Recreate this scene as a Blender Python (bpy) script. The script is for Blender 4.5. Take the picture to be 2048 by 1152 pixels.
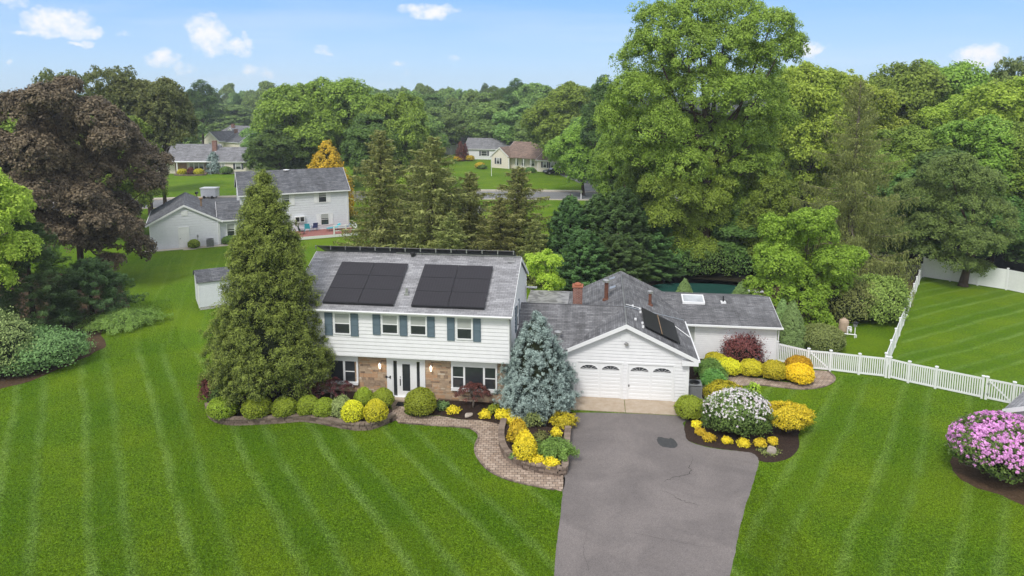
import bpy, bmesh, math, random
import numpy as np
from mathutils import Vector, Matrix
R_ = math.radians
for o in list(bpy.data.objects): bpy.data.objects.remove(o)
SC = bpy.context.scene; COL = SC.collection

# ------------------------------------------------------------------ camera
F_, CY, YH, HC = 1400.0, 384.0, 185.0, 17.5          # focal length in px of a 2048 px wide frame, principal row, horizon row, height
PIT = math.atan((CY-YH)/F_)
cam = bpy.data.cameras.new('camera'); co = bpy.data.objects.new('camera', cam); COL.objects.link(co)
co.location = (0, 0, HC); co.rotation_euler = (R_(90)-PIT, 0, 0)
cam.sensor_width = 36; cam.lens = 36*F_/2048; cam.shift_y = -(576-CY)/2048
cam.clip_end = 5000; SC.camera = co

# ------------------------------------------------------------------ world, sun, exposure
SUN_EL, SUN_AZ = 50, 205          # azimuth clockwise from +Y
w = bpy.data.worlds.new('World'); SC.world = w; w.use_nodes = True
nt = w.node_tree; nt.nodes.clear()
def wn(t, **k):
    n = nt.nodes.new(t)
    for a, b in k.items(): setattr(n, a, b)
    return n
def wl(a, b): nt.links.new(a, b)
def wm(op, a, b=None, c=None, clamp=False):
    n = wn('ShaderNodeMath', operation=op); n.use_clamp = clamp
    for i, v in enumerate((a, b, c)):
        if v is None: continue
        if isinstance(v, (int, float)): n.inputs[i].default_value = v
        else: wl(v, n.inputs[i])
    return n.outputs[0]
sky = wn('ShaderNodeTexSky', sky_type='NISHITA'); sky.sun_disc = False
sky.sun_elevation = R_(SUN_EL); sky.sun_rotation = R_(SUN_AZ); sky.air_density = 1.0; sky.dust_density = 0.6; sky.ozone_density = 2.0
tc = wn('ShaderNodeTexCoord'); sx = wn('ShaderNodeSeparateXYZ'); wl(tc.outputs['Generated'], sx.inputs[0])
yy = wm('MAXIMUM', sx.outputs[1], 0.05)
az = wm('DIVIDE', sx.outputs[0], yy); el = wm('DIVIDE', sx.outputs[2], yy)
def wnoise(scx, scy, detail, off):
    c = wn('ShaderNodeCombineXYZ'); wl(wm('MULTIPLY', az, scx), c.inputs[0]); wl(wm('MULTIPLY', el, scy), c.inputs[1]); c.inputs[2].default_value = off
    n = wn('ShaderNodeTexNoise'); n.inputs['Scale'].default_value = 1; n.inputs['Detail'].default_value = detail; n.inputs['Roughness'].default_value = .55
    wl(c.outputs[0], n.inputs[0]); return n.outputs[0]
n1 = wnoise(16, 26, 6, 1.3); n2 = wnoise(16, 26, 4, 7.7)
azd = wm('ADD', az, wm('MULTIPLY', wm('SUBTRACT', n1, .5), .06)); eld = wm('ADD', el, wm('MULTIPLY', wm('SUBTRACT', n2, .5), .045))
CL = [(118, 40, 62, 30, 1), (160, 62, 48, 16, .9), (85, 66, 60, 10, .8), (24, 6, 38, 17, .7), (418, 72, 46, 34, 1), (470, 95, 34, 14, .8), (497, 86, 10, 22, .6),
      (322, 118, 34, 19, .9), (365, 142, 26, 17, .5), (510, 142, 44, 19, .55), (640, 112, 14, 13, .6), (858, 26, 50, 17, 1), (910, 122, 19, 10, .5),
      (815, 145, 12, 11, .4), (1612, 98, 34, 13, 1), (1965, 112, 52, 24, 1), (805, 124, 26, 8, .35), (8, 126, 10, 8, .5), (155, 88, 26, 8, .8), (250, 70, 22, 12, .35)]
dens = None
for (px, py, a, b, s) in CL:
    u = wm('DIVIDE', wm('SUBTRACT', azd, (px-1024)/1430), a/1100.); v = wm('DIVIDE', wm('SUBTRACT', eld, (YH-py)/1430), b/1100.)
    e = wm('MULTIPLY', wm('SUBTRACT', 1, wm('ADD', wm('MULTIPLY', u, u), wm('MULTIPLY', v, v))), 1)
    e = wm('MULTIPLY', wm('MAXIMUM', e, 0), s)
    dens = e if dens is None else wm('MAXIMUM', dens, e)
n3 = wnoise(60, 80, 5, 3.1)
dn = wm('MULTIPLY', wm('ADD', dens, wm('MULTIPLY', wm('SUBTRACT', n3, .5), 1.5)), wm('MULTIPLY', dens, 3, clamp=True))
cl = wn('ShaderNodeMapRange', interpolation_type='SMOOTHSTEP'); wl(dn, cl.inputs[0]); cl.inputs[1].default_value = .0; cl.inputs[2].default_value = 1.25; cl.inputs[4].default_value = .95
# thin cirrus
n4 = wnoise(2.2, 16, 6, 5.0)
ci = wn('ShaderNodeMapRange', interpolation_type='SMOOTHSTEP'); wl(n4, ci.inputs[0]); ci.inputs[1].default_value = .45; ci.inputs[2].default_value = .75; ci.inputs[4].default_value = .16
# unseen overcast deck, added above the frame to light the place softly
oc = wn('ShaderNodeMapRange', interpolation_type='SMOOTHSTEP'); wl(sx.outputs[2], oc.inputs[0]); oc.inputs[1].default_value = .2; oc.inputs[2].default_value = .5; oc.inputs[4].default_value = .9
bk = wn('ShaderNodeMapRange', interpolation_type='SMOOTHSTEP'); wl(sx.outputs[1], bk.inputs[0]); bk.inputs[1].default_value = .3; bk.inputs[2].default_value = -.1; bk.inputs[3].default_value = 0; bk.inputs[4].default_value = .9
hz = wn('ShaderNodeMapRange'); wl(sx.outputs[2], hz.inputs[0]); hz.inputs[1].default_value = -.02; hz.inputs[2].default_value = .16; hz.inputs[3].default_value = 1.15; hz.inputs[4].default_value = 0
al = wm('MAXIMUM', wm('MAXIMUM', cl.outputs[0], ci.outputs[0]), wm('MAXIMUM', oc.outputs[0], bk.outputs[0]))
tint = wn('ShaderNodeMix', data_type='RGBA', blend_type='MULTIPLY'); tint.inputs[0].default_value = 1
wl(sky.outputs[0], tint.inputs[6]); tint.inputs[7].default_value = (1.0, 1.25, 1.9, 1)
m0 = wn('ShaderNodeMix', data_type='RGBA'); m0.inputs[0].default_value = .85; wl(tint.outputs[2], m0.inputs[6])
hg = wn('ShaderNodeMix', data_type='RGBA'); wl(hz.outputs[0], hg.inputs[0]); hg.inputs[6].default_value = (2.3, 5.2, 9.9, 1); hg.inputs[7].default_value = (6.3, 8.4, 10.4, 1); wl(hg.outputs[2], m0.inputs[7])
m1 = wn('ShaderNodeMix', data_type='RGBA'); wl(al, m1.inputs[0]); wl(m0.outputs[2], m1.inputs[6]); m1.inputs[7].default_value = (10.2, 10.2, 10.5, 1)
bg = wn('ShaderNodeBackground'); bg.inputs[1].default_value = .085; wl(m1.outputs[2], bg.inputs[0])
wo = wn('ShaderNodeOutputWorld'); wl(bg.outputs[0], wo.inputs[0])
sl = bpy.data.lights.new('sun', 'SUN'); sl.energy = 2.0; sl.angle = R_(14); sl.color = (1, .96, .9)
so = bpy.data.objects.new('sun', sl); COL.objects.link(so)
sd = Vector((math.sin(R_(SUN_AZ))*math.cos(R_(SUN_EL)), math.cos(R_(SUN_AZ))*math.cos(R_(SUN_EL)), math.sin(R_(SUN_EL))))
so.rotation_euler = sd.to_track_quat('Z', 'Y').to_euler(); so.location = (0, -20, 60)
SC.view_settings.view_transform = 'Standard'; SC.view_settings.look = 'None'; SC.view_settings.gamma = 1; SC.view_settings.exposure = 0.24

# ------------------------------------------------------------------ photogrammetry: pixel (2048 wide) -> point
Fv = np.array([0, math.cos(PIT), -math.sin(PIT)]); Uv = np.array([0, math.sin(PIT), math.cos(PIT)]); Cv = np.array([0, 0, HC])
def ray(px, py): return Fv+np.array([1., 0, 0])*(px-1024)/F_-Uv*(py-CY)/F_
def G(px, py, z=0.0):
    r = ray(px, py); return Cv+r*(z-HC)/r[2]
def on_plane(px, py, P0, n):
    r = ray(px, py); n = np.array(n, float); return Cv+r*(((np.array(P0)-Cv)@n)/(r@n))
def zat(Y, py):                       # height of the point at forward distance Y seen on row py
    t = (CY-py)/F_; return HC+Y*(t*math.cos(PIT)-math.sin(PIT))/(math.cos(PIT)+t*math.sin(PIT))
def xat(px, Y, z): return (px-1024)/F_*(Y*math.cos(PIT)-(z-HC)*math.sin(PIT))
def proj(P):
    d = np.array(P, float)-Cv; z = d@Fv; return 1024+F_*d[0]/z, CY-F_*(d@Uv)/z

# ------------------------------------------------------------------ materials
MATS = {}
class NT:
    def __init__(s, m): s.m = m; s.t = m.node_tree; s.t.nodes.clear(); s.out = s.n('ShaderNodeOutputMaterial')
    def n(s, t, **k):
        n = s.t.nodes.new(t)
        for a, b in k.items(): setattr(n, a, b)
        return n
    def l(s, a, b): s.t.links.new(a, b)
    def math(s, op, a, b=None, clamp=False):
        n = s.n('ShaderNodeMath', operation=op); n.use_clamp = clamp
        for i, v in enumerate((a, b)):
            if v is None: continue
            if isinstance(v, (int, float)): n.inputs[i].default_value = v
            else: s.l(v, n.inputs[i])
        return n.outputs[0]
    def mix(s, f, a, b, bt='MIX'):
        n = s.n('ShaderNodeMix', data_type='RGBA', blend_type=bt)
        for i, v in ((0, f), (6, a), (7, b)):
            if isinstance(v, (int, float)): n.inputs[i].default_value = v
            elif isinstance(v, tuple): n.inputs[i].default_value = (*v[:3], 1)
            else: s.l(v, n.inputs[i])
        return n.outputs[2]
    def noise(s, scale, detail=4, rough=.5, vec=None, out=0, dist=0):
        n = s.n('ShaderNodeTexNoise'); n.inputs['Scale'].default_value = scale; n.inputs['Detail'].default_value = detail; n.inputs['Roughness'].default_value = rough
        n.inputs['Distortion'].default_value = dist
        if vec is not None: s.l(vec, n.inputs[0])
        return n.outputs[out]
    def rng(s, v, a, b, c=0., d=1., smooth=False):
        n = s.n('ShaderNodeMapRange', interpolation_type='SMOOTHSTEP' if smooth else 'LINEAR'); s.l(v, n.inputs[0])
        for i, x in enumerate((a, b, c, d)): n.inputs[i+1].default_value = x
        return n.outputs[0]
    def bsdf(s, col, rough=.6, spec=.4, metal=0., bump=None, bstr=.3, bdist=.02, coat=0.):
        b = s.n('ShaderNodeBsdfPrincipled')
        if isinstance(col, tuple): b.inputs['Base Color'].default_value = (*col[:3], 1)
        else: s.l(col, b.inputs['Base Color'])
        if isinstance(rough, (int, float)): b.inputs['Roughness'].default_value = rough
        else: s.l(rough, b.inputs['Roughness'])
        b.inputs['Specular IOR Level'].default_value = spec; b.inputs['Metallic'].default_value = metal; b.inputs['Coat Weight'].default_value = coat
        if bump is not None:
            bp = s.n('ShaderNodeBump'); bp.inputs['Strength'].default_value = bstr; bp.inputs['Distance'].default_value = bdist
            s.l(bump, bp.inputs['Height']); s.l(bp.outputs[0], b.inputs['Normal'])
        s.l(b.outputs[0], s.out.inputs[0]); return b
def newmat(name):
    m = bpy.data.materials.new(name); m.use_nodes = True; MATS[name] = m; return NT(m)
def plain(name, col, rough=.6, spec=.4, metal=0., var=.12, nscale=3.0):
    t = newmat(name); tcn = t.n('ShaderNodeTexCoord').outputs['Object']
    a = t.noise(nscale, 5, .6, tcn); c = t.mix(t.rng(a, .3, .7, 0, 1), tuple(x*(1-var) for x in col), tuple(min(1, x*(1+var*.6)) for x in col))
    t.bsdf(c, rough, spec, metal); return MATS[name]
WHITE = plain('white_vinyl_siding', (.80, .805, .82), .45, .35, var=.05)
TRIM = plain('white_trim', (.84, .85, .86), .4, .4, var=.03)
GREYSID = plain('pale_grey_siding', (.72, .74, .79), .5, .3, var=.05)
CREAM = plain('cream_siding', (.78, .72, .62), .5, .3, var=.05)
TANW = plain('pale_wall', (.66, .66, .64), .5, .3, var=.05)
TEAL = plain('teal_shutter_paint', (.115, .165, .20), .5, .3, var=.1)
DARKSH = plain('dark_shutter_paint', (.05, .055, .075), .5, .3)
BLACKM = plain('black_metal', (.02, .02, .022), .35, .5)
FRAMEB = plain('black_anodised_frame', (.012, .012, .015), .35, .5)
RUST = plain('rusted_flue', (.17, .075, .05), .8, .2, var=.4, nscale=6)
GALV = plain('galvanised_metal', (.5, .5, .5), .35, .5, .7)
GREYM = plain('grey_painted_metal', (.26, .27, .28), .5, .4)
WOODP = plain('weathered_post', (.3, .2, .12), .8, .2)
DECKM = plain('red_deck_boards', (.36, .15, .13), .7, .3, var=.15)
TURQ = plain('turquoise_plastic', (.04, .45, .55), .4, .4)
NAVY = plain('navy_plastic', (.05, .09, .25), .4, .4)
TANP = plain('tan_plastic', (.5, .38, .28), .5, .4)
BLIND = plain('window_blind', (.42, .44, .42), .8, .1, var=.08)
RUBBER = plain('black_rubber', (.015, .015, .015), .8, .2)
CARW = plain('white_car_paint', (.75, .76, .78), .25, .6, var=.02)
CARB = plain('black_car_paint', (.02, .022, .028), .2, .6)
def glass_mat(name, base):
    t = newmat(name); tcn = t.n('ShaderNodeTexCoord').outputs['Object']
    a = t.noise(1.3, 3, .5, tcn); c = t.mix(a, tuple(x*.5 for x in base), tuple(x*1.6 for x in base)); b = t.bsdf(c, .06, .8)
    return MATS[name]
GLASS = glass_mat('dark_window_glass', (.035, .04, .045))
GLASSL = glass_mat('skylight_glass', (.45, .47, .5))
def em(name, col, s):
    t = newmat(name); b = t.bsdf((.9, .8, .6), .4); b.inputs['Emission Color'].default_value = (*col, 1); b.inputs['Emission Strength'].default_value = s; return MATS[name]
LAMP = em('lit_lantern_glass', (1, .75, .5), 3.0)
def uvn(t):
    return t.n('ShaderNodeUVMap').outputs[0]
def shingles(name, c1, c2, stain=.35, sc=1.0):
    t = newmat(name); uv = uvn(t); ob = t.n('ShaderNodeTexCoord').outputs['Object']
    br = t.n('ShaderNodeTexBrick'); t.l(uv, br.inputs[0]); br.offset = .5; br.inputs['Scale'].default_value = 1/sc
    br.inputs['Brick Width'].default_value = .30; br.inputs['Row Height'].default_value = .14; br.inputs['Mortar Size'].default_value = .008; br.inputs['Mortar Smooth'].default_value = .3
    br.inputs['Color1'].default_value = (*c1, 1); br.inputs['Color2'].default_value = (*c2, 1); br.inputs['Mortar'].default_value = tuple(x*.45 for x in c1)+(1,); br.inputs['Bias'].default_value = 0
    br2 = t.n('ShaderNodeTexBrick'); t.l(uv, br2.inputs[0]); br2.offset = .37; br2.inputs['Scale'].default_value = 1/sc; br2.inputs['Brick Width'].default_value = .9; br2.inputs['Row Height'].default_value = .14
    br2.inputs['Mortar Size'].default_value = 0; br2.inputs['Color1'].default_value = (.72, .72, .72, 1); br2.inputs['Color2'].default_value = (1.22, 1.22, 1.22, 1)
    c = t.mix(.8, br.outputs[0], br2.outputs[0], 'MULTIPLY')
    mp = t.n('ShaderNodeMapping'); t.l(uv, mp.inputs[0]); mp.inputs['Scale'].default_value = (1.1, .25, 1)
    st = t.rng(t.noise(1.0, 6, .65, mp.outputs[0]), .35, .7, 1-stain, 1.12); cc = t.n('ShaderNodeCombineColor')
    for i in range(3): t.l(st, cc.inputs[i])
    c = t.mix(1., c, cc.outputs[0], 'MULTIPLY')
    fine = t.rng(t.noise(28, 3, .6, ob), .3, .7, .82, 1.16); cf = t.n('ShaderNodeCombineColor')
    for i in range(3): t.l(fine, cf.inputs[i])
    c = t.mix(1., c, cf.outputs[0], 'MULTIPLY')
    sep = t.n('ShaderNodeSeparateXYZ'); t.l(uv, sep.inputs[0])
    saw = t.math('FRACT', t.math('DIVIDE', sep.outputs[1], .14*sc))
    t.bsdf(c, .85, .25, bump=t.math('MULTIPLY', saw, -1), bstr=.5, bdist=.015); return MATS[name]
ROOF_L = shingles('light_grey_shingles', (.27, .27, .285), (.36, .36, .375), .12)
ROOF_D = shingles('weathered_grey_shingles', (.17, .17, .18), (.245, .245, .255), .45)
ROOF_B = shingles('charcoal_shingles', (.115, .12, .135), (.20, .205, .22), .35, 1.2)
ROOF_T = shingles('brown_shingles', (.22, .155, .125), (.29, .21, .17), .2, 1.3)
ROOF_G = shingles('far_grey_shingles', (.2, .2, .21), (.27, .27, .29), .2, 1.3)
def flat_roof():
    t = newmat('flat_metal_roof'); ob = t.n('ShaderNodeTexCoord').outputs['Object']
    a = t.noise(.9, 5, .6, ob, dist=1.5); c = t.mix(t.rng(a, .42, .58, smooth=True), (.17, .165, .165), (.34, .335, .33)); t.bsdf(c, .45, .4); return MATS['flat_metal_roof']
FLATR = flat_roof()
def brickm(name, c1, c2, mo, bw=.21, rh=.075, ms=.01):
    t = newmat(name); uv = uvn(t)
    br = t.n('ShaderNodeTexBrick'); t.l(uv, br.inputs[0]); br.inputs['Scale'].default_value = 1
    br.inputs['Brick Width'].default_value = bw; br.inputs['Row Height'].default_value = rh; br.inputs['Mortar Size'].default_value = ms
    br.inputs['Color1'].default_value = (*c1, 1); br.inputs['Color2'].default_value = (*c2, 1); br.inputs['Mortar'].default_value = (*mo, 1)
    a = t.rng(t.noise(2.5, 4, .6, uv), .3, .7, .75, 1.2); cc = t.n('ShaderNodeCombineColor')
    for i in range(3): t.l(a, cc.inputs[i])
    c = t.mix(1., br.outputs[0], cc.outputs[0], 'MULTIPLY')
    t.bsdf(c, .85, .2, bump=t.math('MULTIPLY', br.outputs[1], -1), bstr=.5, bdist=.01); return MATS[name]
BRICK = brickm('red_brick', (.20, .065, .045), (.27, .10, .065), (.35, .3, .27))
BRICKF = brickm('orange_brick', (.30, .15, .09), (.38, .2, .12), (.35, .3, .27))
PAVER = brickm('tan_concrete_pavers', (.33, .245, .185), (.47, .375, .30), (.13, .10, .08), .26, .20, .014)
def tinted(name, ca, cb, rough=.85, extra=.25, ns=9.0):
    "colour varies piece by piece with the mesh attribute va"
    t = newmat(name); at = t.n('ShaderNodeAttribute'); at.attribute_name = 'va'
    ob = t.n('ShaderNodeTexCoord').outputs['Object']
    a = t.rng(t.noise(ns, 4, .6, ob), .25, .75, -extra, extra)
    ramp = t.n('ShaderNodeValToRGB'); t.l(t.math('ADD', at.outputs['Fac'], a, clamp=True), ramp.inputs[0])
    cs = [ca]+list(cb) if isinstance(cb, list) else [ca, cb]
    e = ramp.color_ramp.elements
    while len(e) < len(cs): e.new(.5)
    for i, c in enumerate(cs): e[i].position = i/(len(cs)-1); e[i].color = (*c, 1)
    t.bsdf(ramp.outputs[0], rough, .2); return MATS[name]
STONE = tinted('sandstone_ashlar', (.20, .14, .10), [(.38, .28, .195), (.50, .38, .265), (.49, .29, .165), (.60, .51, .40)], .85, .14)
MORTAR = plain('mortar', (.34, .29, .24), .9, .1)
BLOCK = tinted('retaining_block', (.115, .085, .07), [(.22, .17, .135), (.31, .245, .20)], .9, .3, 12)
ROCK = tinted('boulder_stone', (.3, .25, .2), (.52, .46, .4), .9, .4, 6)
LG = 2.08
def leaf(name, dark, light, trans=.38, rough=.55):
    t = newmat(name); at = t.n('ShaderNodeAttribute'); at.attribute_name = 'va'
    oi = t.n('ShaderNodeObjectInfo')
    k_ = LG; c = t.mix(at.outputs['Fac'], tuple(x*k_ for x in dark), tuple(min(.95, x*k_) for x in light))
    hs = t.n('ShaderNodeHueSaturation'); t.l(c, hs.inputs['Color'])
    t.l(t.rng(oi.outputs['Random'], 0, 1, .485, .515), hs.inputs['Hue']); t.l(t.rng(oi.outputs['Random'], 0, 1, .82, 1.2), hs.inputs['Value'])
    d = t.n('ShaderNodeBsdfPrincipled'); t.l(hs.outputs[0], d.inputs['Base Color']); d.inputs['Roughness'].default_value = rough; d.inputs['Specular IOR Level'].default_value = .3
    tr = t.n('ShaderNodeBsdfTranslucent'); t.l(hs.outputs[0], tr.inputs[0])
    m = t.n('ShaderNodeMixShader'); m.inputs[0].default_value = trans; t.l(d.outputs[0], m.inputs[1]); t.l(tr.outputs[0], m.inputs[2]); t.l(m.outputs[0], t.out.inputs[0]); return MATS[name]
def solid(name, c): return plain(name, c, .9, .1, var=.3, nscale=5)
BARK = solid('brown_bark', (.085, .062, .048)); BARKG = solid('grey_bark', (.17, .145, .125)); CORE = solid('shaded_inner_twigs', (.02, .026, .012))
L_MID = leaf('mid_green_leaves', (.050, .088, .014), (.225, .32, .050))
L_DEEP = leaf('deep_green_leaves', (.026, .055, .014), (.115, .19, .045))
L_FAR = leaf('woodland_green_leaves', (.05, .085, .025), (.17, .25, .065))
L_YEL = leaf('yellow_green_leaves', (.08, .125, .014), (.30, .38, .055))
L_BRT = leaf('bright_spring_leaves', (.060, .108, .010), (.215, .315, .038))
L_CHART = leaf('chartreuse_leaves', (.12, .20, .015), (.34, .46, .06))
L_BRONZE = leaf('bronze_maple_leaves', (.020, .015, .0115), (.122, .090, .058), .15)
L_OLIVE = leaf('olive_leaves', (.040, .055, .018), (.17, .19, .06))
L_ARB = leaf('arborvitae_sprays', (.022, .036, .008), (.185, .225, .045))
L_BLUE = leaf('blue_spruce_needles', (.028, .048, .048), (.26, .33, .305), .1)
L_NSP = leaf('norway_spruce_needles', (.044, .056, .017), (.20, .215, .068), .3)
L_CYP = leaf('cypress_sprays', (.017, .038, .013), (.088, .155, .046), .2)
L_JUN = leaf('juniper_sprays', (.035, .09, .02), (.15, .28, .06), .2)
L_JUNB = leaf('bright_juniper_sprays', (.05, .085, .015), (.18, .26, .055), .2)
L_BOX = leaf('clipped_green_foliage', (.018, .030, .003), (.19, .24, .022), .25)
L_BOXY = leaf('yellow_green_clipped_foliage', (.055, .065, .004), (.40, .37, .022), .25)
L_GOLD = leaf('golden_foliage', (.10, .090, .004), (.45, .365, .022), .25)
L_ORG = leaf('amber_golden_foliage', (.22, .135, .005), (.55, .325, .014), .25)
L_PURP = leaf('purple_leaves', (.032, .011, .010), (.115, .038, .034), .15)
L_ALB = leaf('dwarf_spruce_needles', (.040, .075, .022), (.19, .29, .10), .2)
L_VARI = leaf('variegated_leaves', (.05, .08, .025), (.22, .28, .10), .2)
L_SHR = leaf('fresh_shrub_leaves', (.030, .060, .02), (.115, .19, .065), .2)
L_TREEG = leaf('golden_tree_foliage', (.13, .10, .008), (.46, .32, .02), .2)
PETW = leaf('pale_pink_petals', (.30, .24, .27), (.54, .50, .52), .2)
PETM = leaf('magenta_petals', (.17, .055, .17), (.47, .235, .44), .2)
def grass(name, ang, per, off, amp=1.0, base=None, thin=True):
    t = newmat(name); geo = t.n('ShaderNodeNewGeometry').outputs['Position']
    sep = t.n('ShaderNodeSeparateXYZ'); t.l(geo, sep.inputs[0])
    big = t.noise(.16, 5, .6, geo); midn = t.noise(.9, 6, .7, geo); fin = t.noise(9, 4, .8, geo)
    dark, light = base or ((.048, .115, .002), (.175, .31, .012))
    c = t.mix(t.rng(fin, .40, .60), dark, light)
    c = t.mix(t.rng(midn, .35, .7, 0, .5), c, (.075, .145, .016))
    c = t.mix(t.rng(big, .38, .68, 0, .45, True), c, (.20, .29, .012))
    if per:
        u = t.math('ADD', t.math('MULTIPLY', sep.outputs[0], math.cos(ang)), t.math('MULTIPLY', sep.outputs[1], math.sin(ang)))
        wob = t.math('MULTIPLY', t.math('SUBTRACT', t.noise(.12, 3, .5, geo), .5), 1.1)
        fw = t.math('MULTIPLY', t.math('SUBTRACT', t.noise(2.6, 4, .6, geo), .5), .35)
        ph = t.math('FRACT', t.math('DIVIDE', t.math('ADD', t.math('ADD', t.math('ADD', u, wob), fw), off), per))
        band = t.math('SUBTRACT', t.rng(ph, .02, .16, 0, 1, True), t.rng(ph, .42, .6, 0, 1, True))
        c = t.mix(t.math('MULTIPLY', band, .34*amp), c, (.052, .140, .004))
        d1 = t.rng(t.math('ABSOLUTE', t.math('SUBTRACT', ph, .06)), .0, .12, 1, 0, True)
        d2 = t.rng(t.math('ABSOLUTE', t.math('SUBTRACT', ph, .47)), .0, .11, .8, 0, True)
        ln = t.math('MULTIPLY', t.math('ADD', d1, d2), t.rng(t.noise(.4, 5, .65, geo), .32, .7, .06, .47*amp))
        c = t.mix(t.math('MULTIPLY', ln, t.rng(fin, .40, .58, .35, 1.35)), c, (.27, .41, .12))
    fb = t.math('ADD', fin, t.math('MULTIPLY', t.noise(32, 3, .7, geo), .7))
    dk = t.rng(t.noise(19, 3, .8, geo), .36, .66, .42, 1.56); cc = t.n('ShaderNodeCombineColor')
    for i in range(3): t.l(dk, cc.inputs[i])
    c = t.mix(1., c, cc.outputs[0], 'MULTIPLY')
    dry = t.rng(t.noise(.75, 6, .7, geo), .66, .74, 0, .55, True); c = t.mix(dry, c, (.30, .33, .11))
    t.bsdf(c, .8, .06, bump=fb, bstr=.8, bdist=.06); return MATS[name]
GR_FRONT = grass('striped_front_lawn', R_(32), 3.35, .9)
GR_RIGHT = grass('striped_right_lawn', R_(-35), 3.35, .4, .75)
GR_BACK = grass('striped_back_lawn', R_(118), 2.9, .2, .9)
GR_LEFT = grass('side_lawn', R_(20), 2.2, .2, .3)
GR_PLAIN = grass('plain_lawn', 0, 0, 0)
def ground_mat(name, cs, s1=6., s2=40., rough=.95, bd=.04):
    t = newmat(name); geo = t.n('ShaderNodeNewGeometry').outputs['Position']
    a = t.noise(s1, 6, .7, geo); b = t.noise(s2, 3, .7, geo); c = t.mix(t.rng(a, .3, .7), cs[0], cs[1]); c = t.mix(t.rng(b, .5, .75, 0, .7), c, cs[2])
    t.bsdf(c, rough, .15, bump=t.math('ADD', a, b), bstr=.8, bdist=bd); return MATS[name]
MULCH = ground_mat('dark_bark_mulch', ((.022, .014, .011), (.055, .036, .028), (.15, .10, .075)), 9, 30)
MULCHD = ground_mat('dry_leaf_litter', ((.05, .032, .018), (.12, .075, .045), (.20, .14, .08)), 3, 14)
WOODF = ground_mat('woodland_floor', ((.02, .018, .010), (.045, .035, .02), (.04, .06, .02)), 1.5, 6)
ROADM = ground_mat('pale_asphalt_road', ((.20, .20, .205), (.25, .25, .255), (.23, .23, .23)), .5, 20, .9, .005)
CONC = ground_mat('aged_concrete', ((.40, .31, .22), (.52, .44, .35), (.46, .36, .26)), 2.2, 16, .85, .004)
CONCP = ground_mat('pale_concrete', ((.50, .44, .38), (.60, .55, .48), (.55, .48, .42)), 1.0, 9, .85, .004)
def asphalt():
    t = newmat('driveway_asphalt'); geo = t.n('ShaderNodeNewGeometry').outputs['Position']
    a = t.noise(.45, 6, .6, geo, dist=.6); f = t.noise(24, 4, .9, geo); g = t.noise(3.2, 4, .6, geo)
    c = t.mix(t.rng(a, .32, .68, smooth=True), (.152, .136, .131), (.208, .185, .176)); c = t.mix(t.rng(g, .3, .75, 0, .3), c, (.19, .17, .165))
    dk = t.rng(f, .34, .66, .66, 1.38); cc = t.n('ShaderNodeCombineColor')
    for i in range(3): t.l(dk, cc.inputs[i])
    c = t.mix(1., c, cc.outputs[0], 'MULTIPLY'); t.bsdf(c, .85, .25, bump=f, bstr=.5, bdist=.01); return MATS['driveway_asphalt']
ASPH = asphalt()
PATCH = ground_mat('fresh_asphalt_patch', ((.05, .052, .054), (.075, .077, .078), (.095, .095, .095)), 8, 45, .9, .006)
CRACK = plain('crack_shadow', (.02, .019, .018), .95, .1)
def solar():
    t = newmat('solar_cells'); uv = uvn(t)
    br = t.n('ShaderNodeTexBrick'); t.l(uv, br.inputs[0]); br.offset = 0; br.inputs['Scale'].default_value = 1; br.inputs['Brick Width'].default_value = .165; br.inputs['Row Height'].default_value = .083
    br.inputs['Mortar Size'].default_value = .004; br.inputs['Color1'].default_value = (.017, .015, .019, 1); br.inputs['Color2'].default_value = (.021, .019, .024, 1); br.inputs['Mortar'].default_value = (.055, .052, .06, 1)
    t.bsdf(br.outputs[0], .38, .35); return MATS['solar_cells']
SOLAR = solar()
POOLC = ground_mat('green_pool_cover_mesh', ((.010, .055, .045), (.015, .075, .06), (.02, .08, .06)), 1.0, 30, .8, .01)

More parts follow.
